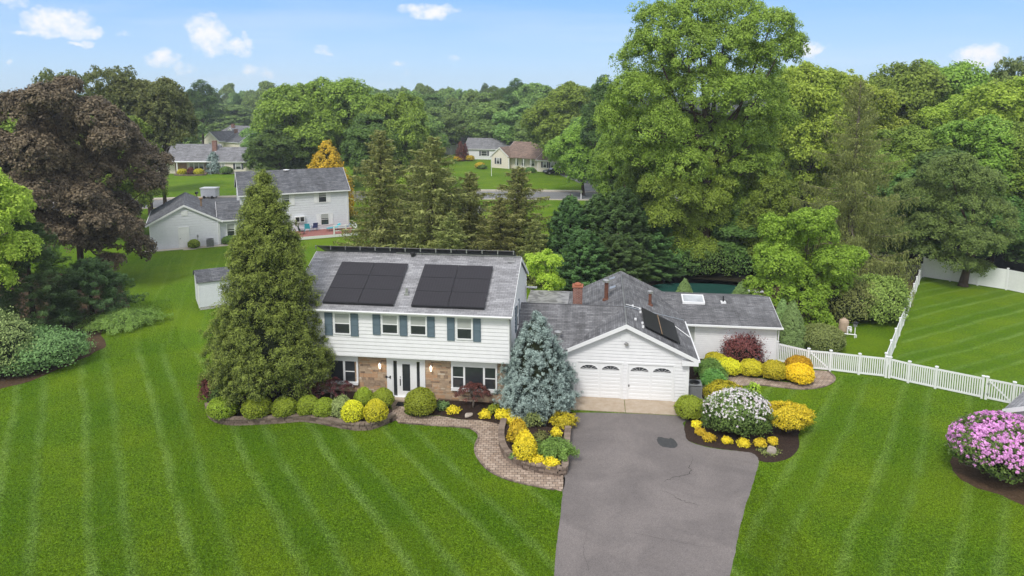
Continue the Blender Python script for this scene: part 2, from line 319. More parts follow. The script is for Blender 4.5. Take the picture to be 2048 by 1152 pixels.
# ------------------------------------------------------------------ mesh helpers
def tag(o, label=None, cat=None, group=None, kind=None):
    if label: o['label'] = label
    if cat: o['category'] = cat
    if group: o['group'] = group
    if kind: o['kind'] = kind
    return o
def empty(name, loc=(0, 0, 0), rz=0, label=None, cat=None, group=None):
    o = bpy.data.objects.new(name, None); COL.objects.link(o); o.location = loc; o.rotation_euler = (0, 0, rz); o.empty_display_size = .3
    return tag(o, label, cat, group)
class MB:
    def __init__(s): s.v = []; s.f = []; s.m = []; s.va = []; s.cur = 0; s.t = .5
    def add(s, vs, fs, m=None, t=None):
        b = len(s.v); s.v += [tuple(map(float, p)) for p in vs]; s.f += [tuple(b+i for i in f) for f in fs]
        s.m += [s.cur if m is None else m]*len(fs); s.va += [s.t if t is None else t]*len(vs)
        return s
    def poly(s, pts, m=None, t=None): return s.add(pts, [tuple(range(len(pts)))], m, t)
    def box(s, x0, x1, y0, y1, z0, z1, m=None, t=None):
        return s.add([(x0, y0, z0), (x1, y0, z0), (x1, y1, z0), (x0, y1, z0), (x0, y0, z1), (x1, y0, z1), (x1, y1, z1), (x0, y1, z1)],
                     [(0, 3, 2, 1), (4, 5, 6, 7), (0, 1, 5, 4), (1, 2, 6, 5), (2, 3, 7, 6), (3, 0, 4, 7)], m, t)
    def cbox(s, c, sz, a=0, m=None, t=None):
        ca, sa = math.cos(a), math.sin(a); vs = []
        for z in (-.5, .5):
            for x, y in ((-.5, -.5), (.5, -.5), (.5, .5), (-.5, .5)):
                X, Y = x*sz[0], y*sz[1]; vs.append((c[0]+X*ca-Y*sa, c[1]+X*sa+Y*ca, c[2]+z*sz[2]))
        return s.add(vs, [(0, 3, 2, 1), (4, 5, 6, 7), (0, 1, 5, 4), (1, 2, 6, 5), (2, 3, 7, 6), (3, 0, 4, 7)], m, t)
    def prism(s, pts, d, m=None, t=None):
        "closed outline pts (3D) pushed along vector d"
        n = len(pts); q = [tuple(np.array(p)+np.array(d)) for p in pts]
        return s.add(list(pts)+q, [tuple(range(n))[::-1], tuple(range(n, 2*n))]+[(i, (i+1) % n, n+(i+1) % n, n+i) for i in range(n)], m, t)
    def tube(s, p0, p1, r0, r1=None, n=8, m=None, cap=True):
        r1 = r0 if r1 is None else r1; a, b = Vector(p0), Vector(p1); d = (b-a); 
        if d.length < 1e-6: return s
        d.normalize(); u = d.orthogonal().normalized(); w_ = d.cross(u); vs = []
        for c, r in ((a, r0), (b, r1)):
            for i in range(n):
                th = 2*math.pi*i/n; vs.append(c+u*math.cos(th)*r+w_*math.sin(th)*r)
        fs = [(i, (i+1) % n, n+(i+1) % n, n+i) for i in range(n)]
        if cap: fs += [tuple(range(n))[::-1], tuple(range(n, 2*n))]
        return s.add(vs, fs, m)
    def path(s, pts, rs, n=7, m=None):
        for i in range(len(pts)-1): s.tube(pts[i], pts[i+1], rs[i], rs[i+1], n, m, cap=(i in (0, len(pts)-2)))
        return s
    def lathe(s, prof, c=(0, 0, 0), n=16, m=None):
        vs = []; k = len(prof)
        for r, z in prof:
            for i in range(n): th = 2*math.pi*i/n; vs.append((c[0]+r*math.cos(th), c[1]+r*math.sin(th), c[2]+z))
        fs = [(j*n+i, j*n+(i+1) % n, (j+1)*n+(i+1) % n, (j+1)*n+i) for j in range(k-1) for i in range(n)]
        fs += [tuple(range(n))[::-1], tuple((k-1)*n+i for i in range(n))]
        return s.add(vs, fs, m)
    def build(s, name, mats, parent=None, loc=None, rz=0, smooth=False, label=None, bevel=0):
        if not isinstance(mats, (list, tuple)): mats = [mats]
        me = bpy.data.meshes.new(name); me.from_pydata(s.v, [], s.f)
        for m in mats: me.materials.append(m)
        me.polygons.foreach_set('material_index', s.m)
        bm = bmesh.new(); bm.from_mesh(me); bmesh.ops.recalc_face_normals(bm, faces=bm.faces[:]); bm.to_mesh(me); bm.free()
        at = me.attributes.new('va', 'FLOAT', 'POINT'); at.data.foreach_set('value', s.va)
        uvl = me.uv_layers.new(name='UVMap'); V = me.vertices; uvs = uvl.data
        for p in me.polygons:
            nn = p.normal
            if abs(nn.z) > .985: U, W = Vector((1, 0, 0)), Vector((0, 1, 0))
            else: U = Vector((-nn.y, nn.x, 0)).normalized(); W = nn.cross(U)
            for li in p.loop_indices:
                q = V[me.loops[li].vertex_index].co; uvs[li].uv = (q.dot(U), q.dot(W))
        if smooth: me.polygons.foreach_set('use_smooth', [True]*len(me.polygons))
        o = bpy.data.objects.new(name, me); COL.objects.link(o)
        if parent: o.parent = parent
        if loc is not None: o.location = loc
        o.rotation_euler = (0, 0, rz)
        if bevel:
            b = o.modifiers.new('edge', 'BEVEL'); b.width = bevel; b.segments = 1; b.limit_method = 'ANGLE'
        if label: o['label'] = label
        return o
def clip(poly, z, keep_above):
    out = []; n = len(poly)
    for i in range(n):
        a, b = poly[i], poly[(i+1) % n]; ia = (a[1] >= z) == keep_above or abs(a[1]-z) < 1e-9; ib = (b[1] >= z) == keep_above or abs(b[1]-z) < 1e-9
        if ia: out.append(a)
        if ia != ib:
            t = (z-a[1])/(b[1]-a[1]); out.append((a[0]+(b[0]-a[0])*t, z))
    return out
def siding(mb, P0, U, N, poly, course=.19, lip=.034, m=None):
    "lapped boards over a convex outline given as (u,z) pairs; U along the wall, N outward"
    P0, U, N = np.array(P0, float), np.array(U, float), np.array(N, float); Z = np.array([0, 0, 1.])
    z0 = min(p[1] for p in poly); z1 = max(p[1] for p in poly); z = z0
    while z < z1-1e-4:
        zt = min(z+course, z1); q = clip(clip(poly, z, True), zt, False)
        if len(q) >= 3:
            pts = [P0+U*a+Z*b+N*lip*(1-(b-z)/course) for a, b in q]; mb.poly([tuple(p) for p in pts], m)
            lo = sorted([a for a, b in q if abs(b-z) < 1e-6])
            if len(lo) >= 2:
                a0, a1 = lo[0], lo[-1]; mb.poly([tuple(P0+U*a0+Z*z), tuple(P0+U*a1+Z*z), tuple(P0+U*a1+Z*z+N*lip), tuple(P0+U*a0+Z*z+N*lip)], m)
        z = zt
    return mb
def roof_slab(mb, A, B, C, D, th=.12, m=None):
    "quad A,B (eave) C,D (ridge) thickened downward"
    return mb.prism([tuple(A), tuple(B), tuple(C), tuple(D)], (0, 0, -th), m)
def smooth_line(pts, n=6, closed=False):
    P = [np.array(p, float) for p in pts]; out = []; k = len(P); rngs = range(k if closed else k-1)
    for i in rngs:
        p0 = P[(i-1) % k] if closed or i > 0 else P[0]; p1 = P[i]; p2 = P[(i+1) % k]; p3 = P[(i+2) % k] if closed or i+2 < k else P[-1]
        for j in range(n):
            t = j/n; out.append(.5*((2*p1)+(-p0+p2)*t+(2*p0-5*p1+4*p2-p3)*t*t+(-p0+3*p1-3*p2+p3)*t**3))
    if not closed: out.append(P[-1])
    return out
SHEETS = []
def sheet(name, pts, z, mat, kind='structure', label=None, cat=None, jitter=0, bottom=None, smoothn=5, seed=1):
    "a ground sheet from an outline of ground points"
    rr = random.Random(seed); L = smooth_line([p[:2] for p in pts], smoothn, True) if smoothn else [np.array(p[:2]) for p in pts]
    L = [p+np.array([rr.uniform(-1, 1), rr.uniform(-1, 1)])*jitter for p in L]; SHEETS.append((name, np.array(L)))
    bm = bmesh.new(); vs = [bm.verts.new((p[0], p[1], z)) for p in L]; f = bm.faces.new(vs)
    if f.normal.z < 0: f.normal_flip()
    bm.normal_update()
    if f.normal.z < 0: f.normal_flip()
    if bottom is not None:
        r = bmesh.ops.extrude_face_region(bm, geom=[f]); 
        for v in [g for g in r['geom'] if isinstance(g, bmesh.types.BMVert)]: pass
        for v in vs: v.co.z = bottom
    bmesh.ops.triangulate(bm, faces=[f_ for f_ in bm.faces if len(f_.verts) > 4])
    me = bpy.data.meshes.new(name); bm.to_mesh(me); bm.free(); me.materials.append(mat)
    uvl = me.uv_layers.new(name='UVMap')
    for l in me.loops: uvl.data[l.index].uv = me.vertices[l.vertex_index].co.xy
    o = bpy.data.objects.new(name, me); COL.objects.link(o); return tag(o, label, cat, None, kind)
def GP(L, z=0): return [G(x, y, z) for x, y in L]

# ------------------------------------------------------------------ foliage helpers
def quads_mesh(name, V, va, mat, extra=None):
    "V (n,4,3) leaf quads, va (n,) tint; extra = (verts, faces, material) of a solid part in the same mesh"
    n = len(V); ev, ef, emt = extra if extra else ([], [], None)
    me = bpy.data.meshes.new(name); nv = 4*n+len(ev); me.vertices.add(nv)
    co_ = np.concatenate([V.reshape(-1, 3), np.array(ev, float).reshape(-1, 3)]) if len(ev) else V.reshape(-1, 3)
    me.vertices.foreach_set('co', co_.astype(np.float32).ravel())
    nl = 4*n+sum(len(f) for f in ef); me.loops.add(nl)
    li = list(range(4*n)) if ef else None
    if ef:
        for f in ef: li += [4*n+i for i in f]
        me.loops.foreach_set('vertex_index', np.array(li, np.int32))
    else: me.loops.foreach_set('vertex_index', np.arange(4*n, dtype=np.int32))
    me.polygons.add(n+len(ef)); starts = list(range(0, 4*n, 4)); s0 = 4*n
    for f in ef: starts.append(s0); s0 += len(f)
    me.polygons.foreach_set('loop_start', np.array(starts, np.int32))
    me.materials.append(mat)
    if emt: me.materials.append(emt); me.polygons.foreach_set('material_index', np.array([0]*n+[1]*len(ef), np.int32))
    me.update(calc_edges=True); me.validate()
    a = me.attributes.new('va', 'FLOAT', 'POINT'); a.data.foreach_set('value', np.concatenate([np.repeat(va, 4), np.full(len(ev), .5)]).astype(np.float32))
    return me
def unit(a): return a/np.maximum(np.linalg.norm(a, axis=-1, keepdims=True), 1e-9)
def leafquads(rng, P, N, size, aspect=.6, along=None, fold=.15):
    n = len(P); N = unit(N)
    t = rng.normal(size=(n, 3)) if along is None else along+rng.normal(size=(n, 3))*.25
    t = unit(t-N*np.sum(t*N, 1, keepdims=True)); b = np.cross(N, t)
    s = size if np.ndim(size) else np.full(n, size); s = (s*rng.uniform(.7, 1.3, n))[:, None]
    return np.stack([P-t*s, P+b*s*aspect+N*s*fold, P+t*s, P-b*s*aspect+N*s*fold], 1)
def sph(rng, n): return unit(rng.normal(size=(n, 3)))
def clumps_to_leaves(rng, C, D, rad, per, size, aspect, va0, flat=.6, vvar=.22, along=None, up=.3, tipgrad=.25):
    "clump centres C with outward direction D -> leaf quads"
    k = len(C); rad = rad if np.ndim(rad) else np.full(k, rad)
    idx = np.repeat(np.arange(k), per); n = len(idx); o = sph(rng, n)*(rng.uniform(0, 1, (n, 1))**.45)
    Dn = unit(D); dot = np.sum(o*Dn[idx], 1, keepdims=True); o = o-Dn[idx]*dot*(1-flat)
    P = C[idx]+o*rad[idx][:, None]
    N = o+Dn[idx]*.7+np.array([0, 0, up])+rng.normal(size=(n, 3))*.45
    cv = rng.uniform(-vvar, vvar, k)
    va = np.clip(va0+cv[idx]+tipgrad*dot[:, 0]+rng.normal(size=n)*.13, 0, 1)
    al = None if along is None else Dn[idx]*along+np.array([0, 0, .4])
    return leafquads(rng, P, N, size, aspect, al), va
def put(me, name, loc, rz=0, sc=(1, 1, 1), parent=None):
    o = bpy.data.objects.new(name, me); COL.objects.link(o); o.location = loc; o.rotation_euler = (0, 0, rz); o.scale = sc
    if parent: o.parent = parent; 
    return o
def tubes_obj(name, segs, mat, parent=None, n=6):
    mb = MB()
    for pts, rs in segs: mb.path(pts, rs, n)
    return mb.build(name, mat, parent, smooth=True)
def crown_lobes(rng, H, R, zb, nl, lobe=.36, low=-.55):
    "lobes spread through an egg-shaped envelope from height zb to H"
    c = []; hz_ = (H-zb)/2; zc = zb+hz_
    for i in range(nl):
        d = unit(rng.normal(size=3)); d[2] = d[2] if d[2] > low else -d[2]*.5
        f = rng.uniform(.5, .72) if i > nl//5 else rng.uniform(.0, .4)
        p = np.array([d[0]*R*f*1.08, d[1]*R*f*1.08, zc+d[2]*hz_*f*1.12])
        r = R*lobe*rng.uniform(.7, 1.2); c.append((p, np.array([r, r, r*.95])))
    return c
def broadleaf(name, seed, H, R, zb, mat, nl=26, ncl=900, per=36, crad=.55, lsize=.14, va0=.45, lobe=.36, bark=BARK, tr=.3, flat=.55, airy=0., aspect=.6, shape=None, low=-.55, sub=3):
    rng = np.random.default_rng(seed); lobes = shape or crown_lobes(rng, H, R, zb, nl, lobe, low)
    if sub:
        big = list(lobes)
        for p, r in big:
            for _ in range(sub):
                dd = unit(rng.normal(size=3)); dd[2] = abs(dd[2])*.8+.1 if rng.random() < .7 else dd[2]; s_ = rng.uniform(.32, .52); lobes.append((p+dd*r*rng.uniform(.75, 1.05), r*s_))
    w_ = np.array([l[1][0]**1.8 for l in lobes]); w_ = w_/w_.sum(); k = rng.choice(len(lobes), ncl*3, p=w_)
    LC = np.array([l[0] for l in lobes]); LR = np.array([l[1] for l in lobes])
    d = sph(rng, len(k)); d[:, 2] = np.where(d[:, 2] < -.35, -d[:, 2]*.6, d[:, 2]); d = unit(d)
    f = rng.uniform(.82, 1.05, (len(k), 1))+(rng.random((len(k), 1)) < airy)*rng.uniform(.05, .4, (len(k), 1))
    P = LC[k]+d*LR[k]*f
    inside = np.zeros(len(k), bool)
    for j in range(len(lobes)):
        q = np.linalg.norm((P-LC[j])/LR[j], axis=1); inside |= (q < .70) & (k != j)
    P, D = P[~inside][:ncl], d[~inside][:ncl]
    cr = crad*rng.uniform(.6, 1.35, len(P))
    hrel = (P[:, 2]-zb)/(H-zb)
    Q, va = clumps_to_leaves(rng, P, D+np.array([0, 0, .35]), cr, per, lsize, aspect, va0, flat)
    va = np.clip(va, 0, 1)
    me = quads_mesh(name+'_crown', Q, va, mat)
    segs = []; base = np.array([0, 0, 0.]); fork = np.array([rng.uniform(-.3, .3), rng.uniform(-.3, .3), zb*.9+.1*H])
    segs.append(([base-np.array([0, 0, .2]), base+np.array([0, 0, .25]), fork*.5, fork], [tr*1.7, tr*1.15, tr*.95, tr*.8]))
    topp = np.array([0, 0, H*.82]); segs.append(([fork, (fork+topp)/2+np.array([rng.uniform(-.4, .4), rng.uniform(-.4, .4), 0]), topp], [tr*.8, tr*.45, tr*.12]))
    for p, r in (big if sub else lobes):
        t = rng.uniform(.0, .55); s0 = fork*(1-t)+topp*t
        if s0[2] > p[2]: s0 = fork
        mid = (s0+p)/2+np.array([0, 0, -.08*np.linalg.norm(p-s0)]); segs.append(([s0, mid, p], [tr*.42*(1-t*.5), tr*.25, tr*.08]))
    return me, segs
def make_tree(name, data, loc, rz, label, cat='tree', group=None, bark=BARK, sc=(1, 1, 1)):
    me, segs = data; e = empty(name, loc, rz, label, cat, group); e.scale = sc
    put(me, 'crown', (0, 0, 0), parent=e); tubes_obj('trunk', segs, bark, e); return e
def copy_thing(e, loc, rz, sc, label=None, group=None):
    r = e.copy(); COL.objects.link(r); r.location = loc; r.rotation_euler = (0, 0, rz); r.scale = sc
    if label: r['label'] = label
    if group: r['group'] = group
    for ch in e.children:
        c = ch.copy(); COL.objects.link(c); c.parent = r
    return r
def cone_profile(z, H, R, kind):
    t = np.clip(z/H, 0, 1)
    if kind == 'spruce': return R*(1-t)**.85*(1-.25*np.exp(-t*18))
    if kind == 'arb': return R*np.minimum(1.0, .93+.4*t)*np.clip(1-t**1.7, 0, 1)**.8
    return R*(1-t)
def dense_conifer(name, seed, H, R, mat, ncl, per, crad, lsize, aspect, kind='spruce', va0=.4, tiers=0, lump=.12, zb=.3, tr=.18, up=.5, along=1.2, prof=None, core=True, tipgrad=.4, plumes=0, pr=.5, coref=.70):
    rng = np.random.default_rng(seed); prof = prof or (lambda z: cone_profile(z, H, R, kind))
    z = zb+(H-zb)*rng.random(ncl*40); z = z[rng.random(len(z)) < (prof(z)/R+.06)][:ncl*2]; a = rng.uniform(0, 2*math.pi, len(z))
    r = prof(z)
    nz = sum(np.sin(a*f+z*g+ph)*am for f, g, ph, am in [(3, 1.1, 1., .4), (5, -2.3, 2., .35), (8, 3.1, .5, .3), (13, 5., 4, .25)])
    rin = rng.uniform(.80, 1.06, len(z)); rr = r*(1+lump*nz)*rin
    if tiers: rr *= 1+.10*np.sin(z*tiers*2*math.pi/H+nz)
    P = np.stack([rr*np.cos(a), rr*np.sin(a), z+rng.uniform(-.1, .1, len(z))], 1)[:ncl]
    D = np.stack([np.cos(a), np.sin(a), np.full(len(a), up)], 1)[:ncl]
    cr = crad*rng.uniform(.6, 1.3, ncl)*np.clip(.55+r[:ncl]/R, .5, 1.2)
    pt = np.zeros(ncl)
    if plumes:
        k = rng.integers(0, plumes, ncl); o = sph(rng, ncl)*rng.random((ncl, 1))**.35; s_ = (pr*rng.uniform(.7, 1.3, plumes)*np.clip(.45+r[:plumes]/R, .45, 1.1))[k][:, None]; out = unit(D[:plumes])[k]
        P = P[:plumes][k]+o*s_*np.array([1, 1, 1.15])-out*s_*.35; pt = np.sum(o*out, 1)*.22+.10*o[:, 2]; D = o*.9+D[:plumes][k]
    Q, va = clumps_to_leaves(rng, P, D, cr, per, lsize, aspect, va0, .9, .12, along, .35, tipgrad)
    va = np.clip(va+np.repeat(pt, per), 0, 1)
    ex = None
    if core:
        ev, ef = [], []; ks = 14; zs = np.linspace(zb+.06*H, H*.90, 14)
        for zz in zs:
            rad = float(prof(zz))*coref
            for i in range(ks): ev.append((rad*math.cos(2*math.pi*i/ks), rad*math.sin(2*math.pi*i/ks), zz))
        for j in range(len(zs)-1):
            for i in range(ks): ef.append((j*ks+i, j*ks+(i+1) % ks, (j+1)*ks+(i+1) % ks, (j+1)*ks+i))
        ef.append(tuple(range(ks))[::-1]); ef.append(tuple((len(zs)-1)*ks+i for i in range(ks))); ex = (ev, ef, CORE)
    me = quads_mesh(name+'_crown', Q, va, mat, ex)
    return me, [([np.array([0, 0, -.2]), np.array([0, 0, zb]), np.array([0, 0, H*.9])], [tr*1.3, tr, tr*.15])]
def norway(name, seed, H, R, mat, nb=90, zb=1.5, tw=22, lsize=.12, droop=.5, hang=.9, per=5, va0=.4, tr=.22, asym=0.):
    "open spruce: long boughs with hanging twigs"
    rng = np.random.default_rng(seed); segs = [([np.array([0, 0, -.2]), np.array([0, 0, H*.5]), np.array([0, 0, H])], [tr*1.2, tr*.7, tr*.08])]
    Ps, Ns, Al, Va, Sz = [], [], [], [], []
    for i in range(nb):
        t = (i+rng.random())/nb; z = zb+(H-zb)*t**1.05; L = R*(1-t)**.62*rng.uniform(.45, 1.15)+.12; a = i*2.399+rng.uniform(-.3, .3)
        if asym: L *= 1+asym*math.sin(a)
        dr = droop*(1-t)*rng.uniform(.6, 1.2)*L*.45
        base = np.array([0, 0, z]); d = np.array([math.cos(a), math.sin(a), 0]); pts = []
        for s in np.linspace(0, 1, 6): pts.append(base+d*L*s+np.array([0, 0, -dr*math.sin(s*math.pi*.75)*1.0+.12*L*s*s*(1 if t < .8 else 3)]))
        segs.append((pts, [max(.016, .075*(1-s)*(1-t*.6)) for s in np.linspace(0, .9, 6)]))
        P = np.array(pts); m = max(6, int(tw*L/R*2.0)+4)
        s = rng.uniform(.12, 1, m)*5; k = np.minimum(s.astype(int), 4); fr = (s-k)[:, None]; Q = P[k]*(1-fr)+P[k+1]*fr
        side = np.cross(d, [0, 0, 1.]); Q = Q+side*(rng.normal(size=(m, 1))*.16*L*(1-s[:, None]/6.5))
        hl = hang*rng.uniform(.3, 1, m)*(.35+.65*(1-t))
        for j in range(per):
            u = (j+.5)/per
            Ps.append(Q+np.stack([rng.normal(size=m)*.05, rng.normal(size=m)*.05, -hl*u+.05], 1)); Ns.append(rng.normal(size=(m, 3))*np.array([1, 1, .25])+d*.3)
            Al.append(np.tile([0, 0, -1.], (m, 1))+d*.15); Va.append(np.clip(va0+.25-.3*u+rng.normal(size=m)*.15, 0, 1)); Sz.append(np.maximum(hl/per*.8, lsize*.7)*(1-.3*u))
        # upward needles on bough top
        Ps.append(Q+rng.normal(size=(m, 3))*.08); Ns.append(np.tile([0, 0, 1.], (m, 1))+rng.normal(size=(m, 3))*.5); Al.append(np.tile(d, (m, 1))); Va.append(np.clip(va0+.3+rng.normal(size=m)*.15, 0, 1)); Sz.append(np.full(m, lsize))
    P = np.concatenate(Ps); Q = leafquads(rng, P, np.concatenate(Ns), np.concatenate(Sz), .38, np.concatenate(Al))
    return quads_mesh(name+'_crown', Q, np.concatenate(Va), mat), segs
def bough_conifer(name, seed, H, R, mat, nb=120, lsize=.1, per=60, zb=.3, rise=.35, va0=.4, tr=.18, aspect=.4, spray=.5):
    "feathery cypress or juniper: ascending plumes built of small sprays"
    rng = np.random.default_rng(seed); Ps, Ns, Al, Va = [], [], [], []; segs = [([np.array([0, 0, -.2]), np.array([0, 0, H*.95])], [tr, tr*.15])]
    for i in range(nb):
        t = ((i+rng.random())/nb); z = zb+(H*.97-zb)*t; L = R*((1-t)**.75)*rng.uniform(.7, 1.15)+.2; a = i*2.399+rng.uniform(-.4, .4)
        d = np.array([math.cos(a), math.sin(a), rise*(.4+t)]); side = unit(np.cross(d, [0, 0, 1.])); m = int(per*(.35+L/R))
        s = rng.uniform(.35, 1, m)**.8; wdt = spray*L*.6*(1.05-s)+.10
        P = np.array([0, 0, z*.9])+d*(L*s)[:, None]+side*(rng.uniform(-1, 1, m)*wdt)[:, None]+np.array([0, 0, 1.])*(rng.normal(size=m)*.10+.15*np.sin(s*3)-.0)[:, None]
        Ps.append(P); Ns.append(np.tile([0, 0, 1.], (m, 1))*.9+d*.35+rng.normal(size=(m, 3))*.35); Al.append(np.tile(d, (m, 1))+side*rng.uniform(-.8, .8, m)[:, None]); Va.append(np.clip(va0+rng.uniform(-.15, .15)+.45*(s-.7)+rng.normal(size=m)*.12, 0, 1))
    P = np.concatenate(Ps); Q = leafquads(rng, P, np.concatenate(Ns), lsize, aspect, np.concatenate(Al))
    return quads_mesh(name+'_crown', Q, np.concatenate(Va), mat), segs
def bush_mesh(name, seed, rx, ry, h, mat, n=5000, lsize=.05, va0=.45, aspect=.5, lump=.08, flatb=.25, core=.86, tall=0., spiky=0., vv=.14, extra_mat=CORE):
    "clipped or loose mound: leaf shell around a dark twiggy core"
    rng = np.random.default_rng(seed); d = sph(rng, n); d[:, 2] = np.where(d[:, 2] < -.45, -d[:, 2], d[:, 2])
    a = np.arctan2(d[:, 1], d[:, 0]); nz = sum(np.sin(a*f+d[:, 2]*g+ph+seed)*am for f, g, ph, am in [(2, 3, 1., .5), (4, -5, 2., .4), (7, 7, .5, .35), (11, 12, 3, .3)])
    def shape(dd):
        z = dd[:, 2]; w_ = np.ones(len(z))
        if tall: w_ = np.clip(1-tall*np.clip(z, 0, 1)**1.3*.9, .05, 1)
        return np.stack([dd[:, 0]*rx*w_, dd[:, 1]*ry*w_, h*(.45+.55*z)], 1)
    P = shape(d)*1.0; cen = np.array([0, 0, h*.45]); r = rng.uniform(.88, 1.03, n)+(spiky+.06)*rng.random(n)**4
    hf = np.sin(d[:, 0]*19+seed)*np.sin(d[:, 1]*21+1)*np.sin(d[:, 2]*23+2); P = cen+(P-cen)*(r*(1+lump*nz+.035*hf))[:, None]; P[:, 2] = np.maximum(P[:, 2], .03)
    N = d+rng.normal(size=(n, 3))*.55+np.array([0, 0, .2])
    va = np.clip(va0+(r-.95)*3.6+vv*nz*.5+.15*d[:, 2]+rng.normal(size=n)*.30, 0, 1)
    Q = leafquads(rng, P, N, lsize, aspect, d*.8+np.array([0, 0, .5]) if spiky else None)
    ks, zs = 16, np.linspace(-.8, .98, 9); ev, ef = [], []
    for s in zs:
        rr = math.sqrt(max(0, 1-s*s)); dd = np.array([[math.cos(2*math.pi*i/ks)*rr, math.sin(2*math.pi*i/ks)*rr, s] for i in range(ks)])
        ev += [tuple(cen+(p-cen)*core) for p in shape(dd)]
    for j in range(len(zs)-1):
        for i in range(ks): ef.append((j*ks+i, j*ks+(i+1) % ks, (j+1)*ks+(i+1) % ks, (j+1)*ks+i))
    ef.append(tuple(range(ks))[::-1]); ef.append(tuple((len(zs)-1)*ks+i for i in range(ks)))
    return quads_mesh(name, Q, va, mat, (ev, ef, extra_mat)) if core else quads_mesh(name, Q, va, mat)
#==SETTING==
# ================================================================== the setting
def struct(o): o['kind'] = 'structure'; return o
MB().poly([(-1500, -200, 0), (1500, -200, 0), (1500, 2500, 0), (-1500, 2500, 0)]).build('ground', GR_PLAIN)['kind'] = 'structure'
sheet('front_lawn', [(-60, -3), (9.4, -3), (9.4, 8), (10.5, 12), (10.5, 37), (-4, 39.2), (-14, 41), (-22, 46), (-26, 52), (-30, 58), (-36, 52), (-46, 40)], .004, GR_FRONT)
sheet('side_lawn', [(-34, 51), (-22, 47), (-17, 50), (-14, 62), (-16, 74), (-26, 77), (-38, 74), (-42, 66)], .008, GR_LEFT, smoothn=4)
sheet('right_lawn', [(5.0, -3), (60, -3), (60, 8), (60, 30), (31, 35.5), (23.3, 41.0), (17.5, 42.5), (11, 38)], .008, GR_RIGHT, smoothn=0)
sheet('fenced_lawn', [(23.6, 41.6), (30, 37.4), (60, 30), (75, 50), (47, 60.4), (39.3, 65.4)], .004, GR_BACK, smoothn=0)
# driveway and apron
DR = [(1151, 826), (1143, 850), (1136, 885), (1130, 925), (1127, 952), (1126, 975), (1119, 1045), (1108, 1152), (1436, 1260), (1461, 1152), (1481, 1050), (1500, 985), (1513, 945), (1517, 922), (1507, 908), (1480, 903), (1432, 898), (1396, 890), (1376, 881), (1370, 868), (1366, 848), (1358, 833)]
k_ = DR.index((1108, 1152))+1; DRW = GP(DR[:k_])+[np.array([1.0, 15., 0]), np.array([.2, 8., 0]), np.array([-.6, -3., 0]), np.array([8.6, -3., 0]), np.array([7.6, 8., 0])]+GP(DR[k_:])
sheet('driveway', DRW, .016, ASPH, smoothn=7, jitter=.02)
sheet('asphalt_patch', GP([(1314, 880), (1318, 874), (1336, 878), (1342, 876), (1352, 883), (1354, 893), (1345, 897), (1326, 894), (1317, 888)]), .020, PATCH, smoothn=4, jitter=.03)
def crack(pts, wdt=.022, seed=3):
    rr = random.Random(seed); L = smooth_line([p[:2] for p in GP(pts)], 7); L = [p+np.array([rr.gauss(0, .025), rr.gauss(0, .025)]) for p in L]; m = MB(); n = len(L)
    for i in range(n-1):
        d = L[i+1]-L[i]; q = np.array([-d[1], d[0]])/max(1e-6, np.linalg.norm(d)); a = wdt*(.25+.75*math.sin(math.pi*(i+.5)/n))*rr.uniform(.6, 1.3)*.5
        m.poly([(*(L[i]-q*a), .0205), (*(L[i+1]-q*a), .0205), (*(L[i+1]+q*a), .0205), (*(L[i]+q*a), .0205)])
    struct(m.build('driveway_crack', CRACK))
crack([(1386, 916), (1381, 930), (1378, 934), (1382, 942), (1374, 949), (1350, 955), (1335, 960), (1328, 965)]); crack([(1322, 981), (1345, 990), (1356, 999), (1378, 1006), (1400, 1012)], .016, 5)
crack([(1134, 880), (1180, 884), (1215, 879), (1240, 884)], .008, 9); crack([(1250, 1062), (1300, 1074), (1380, 1090), (1440, 1096)], .008, 8); crack([(1175, 1060), (1168, 1100), (1180, 1150)], .008, 7)

PSI = R_(7.2); O = np.array([9.924, 37.78, 0.]); EX = np.array([math.cos(PSI), -math.sin(PSI), 0]); EY = np.array([math.sin(PSI), math.cos(PSI), 0])
def HL(x, y, z=0): return O+EX*x+EY*y+np.array([0, 0, z])       # house frame -> world
ap = MB(); ap.prism([tuple(HL(-7.0, -1.72, 0)), tuple(HL(-3.5, -1.72, 0)), tuple(HL(-3.5, .05, 0)), tuple(HL(-7.0, .05, 0))], (0, 0, .05))
ap.prism([tuple(HL(-3.47, -1.72, 0)), tuple(HL(-.5, -1.68, 0)), tuple(HL(-.5, .05, 0)), tuple(HL(-3.47, .05, 0))], (0, 0, .05)); struct(ap.build('concrete_apron', CONC))
# mulch beds
LW = [(416, 818), (420, 832), (436, 844), (466, 849), (509, 848), (564, 845), (602, 842), (632, 845), (673, 853), (709, 859), (739, 858.5), (764, 850), (789, 839)]
RW = [(1008, 851), (1003, 872), (1004, 895), (1014, 916), (1035, 931), (1062, 941), (1096, 946.5), (1127, 948.5)]
sheet('front_bed_mulch', GP(LW)+[HL(-17.2, -1.9), HL(-17.2, -1.0), HL(-22.6, -1.0), HL(-24.5, .5)]+GP([(440, 765), (415, 790)]), .22, MULCH, bottom=0, smoothn=3)
sheet('entry_bed_mulch', GP([(806, 822), (826, 831), (876, 831), (920, 839), (960, 841), (1006, 853), (1020, 860), (1140, 862), (1147, 826)])+[HL(-7.0, -1.6), HL(-7.1, -.1), HL(-9.8, -.1), HL(-9.8, -1.2), HL(-15.0, -1.2)], .012, MULCH, smoothn=0)
sheet('raised_bed_mulch', GP([(1012, 858), (1008, 875), (1009, 894), (1019, 914), (1038, 928), (1064, 937), (1097, 943), (1124, 945), (1131, 905), (1134, 866), (1070, 862)]), .26, MULCH, bottom=0, smoothn=0)
